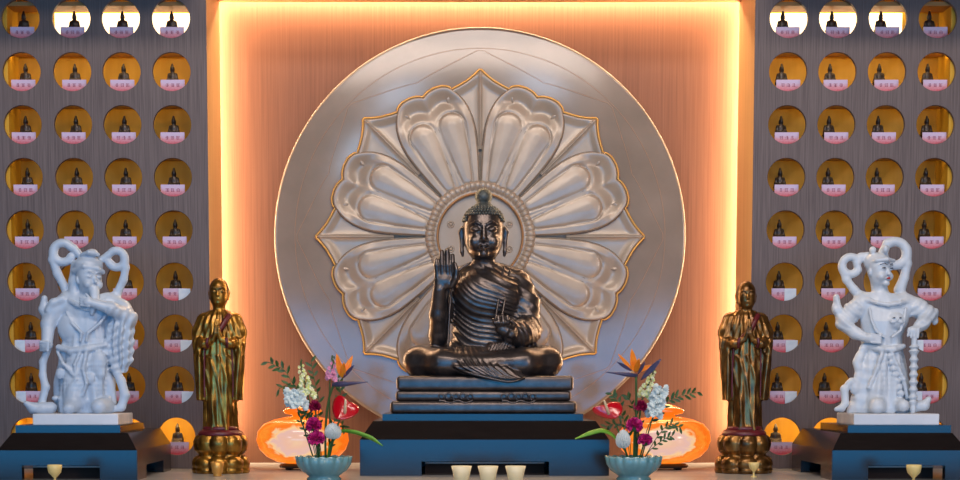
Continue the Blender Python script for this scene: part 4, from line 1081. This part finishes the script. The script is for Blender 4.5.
def leaf_blade(pts, w, base, label, dd=-.06):
    o, R = flower('leaf_blade', base, label, 'leaf'); L = [base]+[Q(x, y, dd*(i+1)/len(pts)) for i, (x, y) in enumerate(pts)]
    t = np.linspace(0, len(L)-1, 30); A = np.array(L); q = np.stack([np.interp(t, range(len(L)), A[:,i]) for i in range(3)], 1); q[1:-1] = (q[:-2]+2*q[1:-1]+q[2:])/4; q[1:-1] = (q[:-2]+2*q[1:-1]+q[2:])/4
    g = MB(); V = []
    for i, p in enumerate(q):
        tt = i/29; hw = w*FS*min(1, .25+tt*1.3)*(1 if tt < .8 else max(.15, 1-(tt-.8)*4))
        d = q[min(i+1,29)]-q[max(i-1,0)]; d /= np.linalg.norm(d); u = np.cross(d, (0,1,0)); u /= np.linalg.norm(u)
        for k in (-1,0,1): V.append(p-R+u*hw*k*.8+np.array((0,-.25*hw*(1-k*k)+abs(k)*.2*hw-k*.5*hw,0)))
    g.add(V, [(i*3+k, i*3+k+1, (i+1)*3+k+1, (i+1)*3+k) for i in range(29) for k in range(2)])
    b = g.build('blade', M['blade'], o, smooth=True); sd = b.modifiers.new('t', 'SOLIDIFY'); sd.thickness = .0008
def sprig(pts, base, n, ll, label, seed, dd=.03, grp=None):
    o, R = flower('leafy_sprig', base, label, 'foliage', grp); L = [Q(x, y, dd) for x, y in pts]
    mid = [base]+L; t = np.linspace(0, len(mid)-1, 28); A = np.array(mid); q = np.stack([np.interp(t, range(len(mid)), A[:,i]) for i in range(3)], 1)
    q[1:-1] = (q[:-2]+2*q[1:-1]+q[2:])/4; stem(o, R, list(q), .38)
    g = MB(); rnd = random.Random(seed); 
    for i in range(n):
        tt = .30+.70*i/(n-1); p = q[min(27, int(tt*27))]; d = q[min(27, int(tt*27)+1)]-q[max(0, int(tt*27)-1)]; d /= np.linalg.norm(d)
        u = np.cross(d, (0,1,0)); sgn = 1 if i % 2 else -1
        dv = d*.7+u*sgn*.75+np.array((0, rnd.uniform(-.4,.3), 0)); leafgeo(g, p-R, dv, ll*FS*rnd.uniform(.8,1.15), ll*FS*.19, .2, .1, nrm=(rnd.uniform(-.5,.5),-1,rnd.uniform(0,.6)), n=5)
    g.build('leaves', M['leaf'], o, smooth=True)
def bird(base, hub, beak_tip, beak_w, sepals, blues, label, stem_mid):
    h = Q(*hub, -.04); o, R = flower('bird_of_paradise', base, label, 'flower')
    stem(o, R, bez(base, Q(*stem_mid, -.02), h, 14), 1.15)
    bt = Q(*beak_tip, -.07)
    g = MB(); g.tube([h-R+(h-bt)*.05, h-R+(bt-h)*.25, h-R+(bt-h)*.6, bt-R], [beak_w*.7*FS, beak_w*FS, beak_w*.55*FS, .2*FS], 8, flat=.7); g.build('beak', M['blue'], o, smooth=True)
    for (x, y, w, dd, sx_, sy_) in sepals:
        tip = Q(x, y, dd); b = Q(sx_, sy_, -.04); g = MB(); d = tip-b
        leafgeo(g, b-R, d, np.linalg.norm(d), w*FS, .45, .05, nrm=(0,-1,.1), n=9, shape=lambda t: (math.sin(PI*(t**.75)*.93+.12))**.9 if t < 1 else .02)
        q = g.build('sepal', M['orange'], o, smooth=True); m_ = q.modifiers.new('t', 'SOLIDIFY'); m_.thickness = .001
    for (x, y, w, sx_, sy_) in blues:
        tip = Q(x, y, -.07); b = Q(sx_, sy_, -.045); g = MB(); d = tip-b
        leafgeo(g, b-R, d, np.linalg.norm(d), w*FS, .5, 0, nrm=(0,-1,.1), n=7); q = g.build('blue_tongue', M['blue'], o, smooth=True); m_ = q.modifiers.new('t', 'SOLIDIFY'); m_.thickness = .001

# left arrangement
bird(BLq(2), (334,384.5), (368,382), 3.0, [(336.5,354,3.2,-.05,342,377),(344,362,2.8,-.07,342.5,378),(352.5,356,3.0,-.03,343,377)], [(354,365,1.6,343,378)], 'orange bird of paradise flower with dark beak, in the left bowl', (323,405))
floret_spike('stock_flower', (333,362), (330,380), BLq(6,.02), 'ppetal', 12, 4.6, 'pale pink stock flower behind the bird of paradise in the left bowl', dd=.02)
floret_spike('snapdragon', (301,366), (308,396), BLq(-4,.01), 'ypetal', 20, 5.4, 'tall yellow and white snapdragon spike in the left bowl', dd=0)
floret_spike('stock_flower', (294,393), (297,406), BLq(-8,.0), 'bpetal', 16, 7.6, 'pale blue-white stock flower cluster in the left bowl', dd=-.01, taper=False, bud=False)
carnation(315, 406.5, 6.0, BLq(-3,.0), 'crimson', 'dark crimson carnation, uppermost in the left bowl')
carnation(313.5, 425.5, 7.8, BLq(-5,-.02), 'magenta', 'magenta carnation in the left bowl, just above another magenta one', dd=-.04)
carnation(316, 439, 8.3, BLq(-2,-.03), 'magenta', 'lowest magenta carnation in the left bowl, beside the white chrysanthemum', dd=-.05)
mum(333, 434, 8.6, 8.2, BLq(3,-.02), 'round white chrysanthemum in the left bowl')
anthurium(344.5, 408, 27, 25, -35, BLq(4,0), (345,415), (345.5,399), 'glossy red heart-shaped anthurium with cream spadix, left bowl')
leaf_blade([(330,444),(341,430),(356,432),(372,438),(383,446)], 2.6, BLq(2,0), 'long bright green leaf bending right out of the left bowl')
sprig([(308,425),(298,392),(285,370),(268,362)], BLq(-6,.03), 18, 8.5, 'dark leafy sprig arching up to the far left, left bowl', 1)
sprig([(310,425),(303,395),(292,382),(279,389)], BLq(-5,.03), 14, 7.5, 'dark leafy sprig behind the blue-white stock, left bowl', 2)
sprig([(318,430),(319,400),(314,378),(311,362)], BLq(-1,.03), 15, 7.5, 'dark leafy sprig rising right of the snapdragon, left bowl', 3)
sprig([(330,432),(338,410),(341,392),(338,378)], BLq(3,.03), 15, 8, 'dark leafy sprig behind the red anthurium, left bowl', 4)
sprig([(320,450),(306,432),(300,420),(303,412)], BLq(-3,-.0), 13, 6.5, 'dark leafy sprig around the magenta carnations, left bowl', 5, dd=0)
sprig([(328,450),(336,432),(342,424),(346,430)], BLq(3,-.0), 12, 6, 'dark leafy sprig beside the white chrysanthemum, left bowl', 6, dd=0)
# right arrangement
bird(BRq(1), (636,375.5), (605,372), 2.4, [(631.5,349,3.4,-.05,635,372),(618,354,1.8,-.05,632,370),(653,365,2.2,-.05,638,371),(639,358,2.8,-.07,636,372)], [(661,359,2.6,641,380),(617,362,1.6,632,371),(645,362,1.5,638,374)], 'orange bird of paradise flower with spread blue leaves, in the right bowl', (637,425))
floret_spike('snapdragon', (654,371), (643,397), BRq(3,.02), 'ypetal', 18, 5.0, 'yellow and white snapdragon spike in the right bowl', dd=.01)
floret_spike('stock_flower', (661,388), (653,416), BRq(6,.0), 'bpetal', 24, 6.2, 'tall white stock flower spike in the right bowl', dd=0, taper=False, bud=False)
carnation(640.5, 406.5, 6.4, BRq(2,.0), 'crimson', 'dark crimson carnation, uppermost in the right bowl')
carnation(634.5, 426, 8.2, BRq(0,-.02), 'magenta', 'large magenta carnation in the right bowl, left of the smaller one', dd=-.04)
carnation(645, 440.5, 7.2, BRq(4,-.02), 'magenta', 'lowest magenta carnation in the right bowl', dd=-.04)
mum(623, 441.5, 7.6, 11, BRq(-3,-.02), 'tall oval white chrysanthemum in the right bowl')
anthurium(608.5, 410, 30, 18, 22, BRq(-4,0), (609,414), (604,400), 'tilted red anthurium with cream spadix, right bowl')
leaf_blade([(624,448),(612,434),(602,430),(590,433),(575,439)], 2.6, BRq(-2,0), 'long bright green leaf bending left out of the right bowl')
sprig([(648,425),(666,402),(680,396),(697,392)], BRq(5,.03), 17, 8, 'dark leafy sprig arching to the far right, right bowl', 11)
sprig([(655,440),(664,428),(672,424),(681,428)], BRq(6,.01), 13, 7, 'dark leafy sprig in front of the lamp, right bowl', 12, dd=.0)
sprig([(650,450),(660,442),(666,438),(672,436)], BRq(6,.0), 10, 6.5, 'low dark leafy sprig in front of the lamp, right bowl', 13, dd=0)
sprig([(630,440),(624,420),(618,402),(612,394)], BRq(-2,.03), 16, 7.5, 'dark leafy sprig above the red anthurium, right bowl', 14)
sprig([(628,440),(622,424),(612,424),(604,428)], BRq(-3,.0), 12, 6.5, 'dark leafy sprig behind the white chrysanthemum, right bowl', 15, dd=.0)
sprig([(637,440),(640,424),(630,400),(627,396)], BRq(0,.03), 14, 6.5, 'dark leafy sprig left of the crimson carnation, right bowl', 16)

# ------------------------------------------------------------------ world and colour
w = bpy.data.worlds.new('world'); S.world = w; w.use_nodes = True
w.node_tree.nodes['Background'].inputs[0].default_value = (.30,.40,.55,1); w.node_tree.nodes['Background'].inputs[1].default_value = .15
S.view_settings.view_transform = 'Standard'; S.view_settings.look = 'None'; S.view_settings.gamma = 1; S.view_settings.use_curve_mapping = False
S.view_settings.exposure = 0
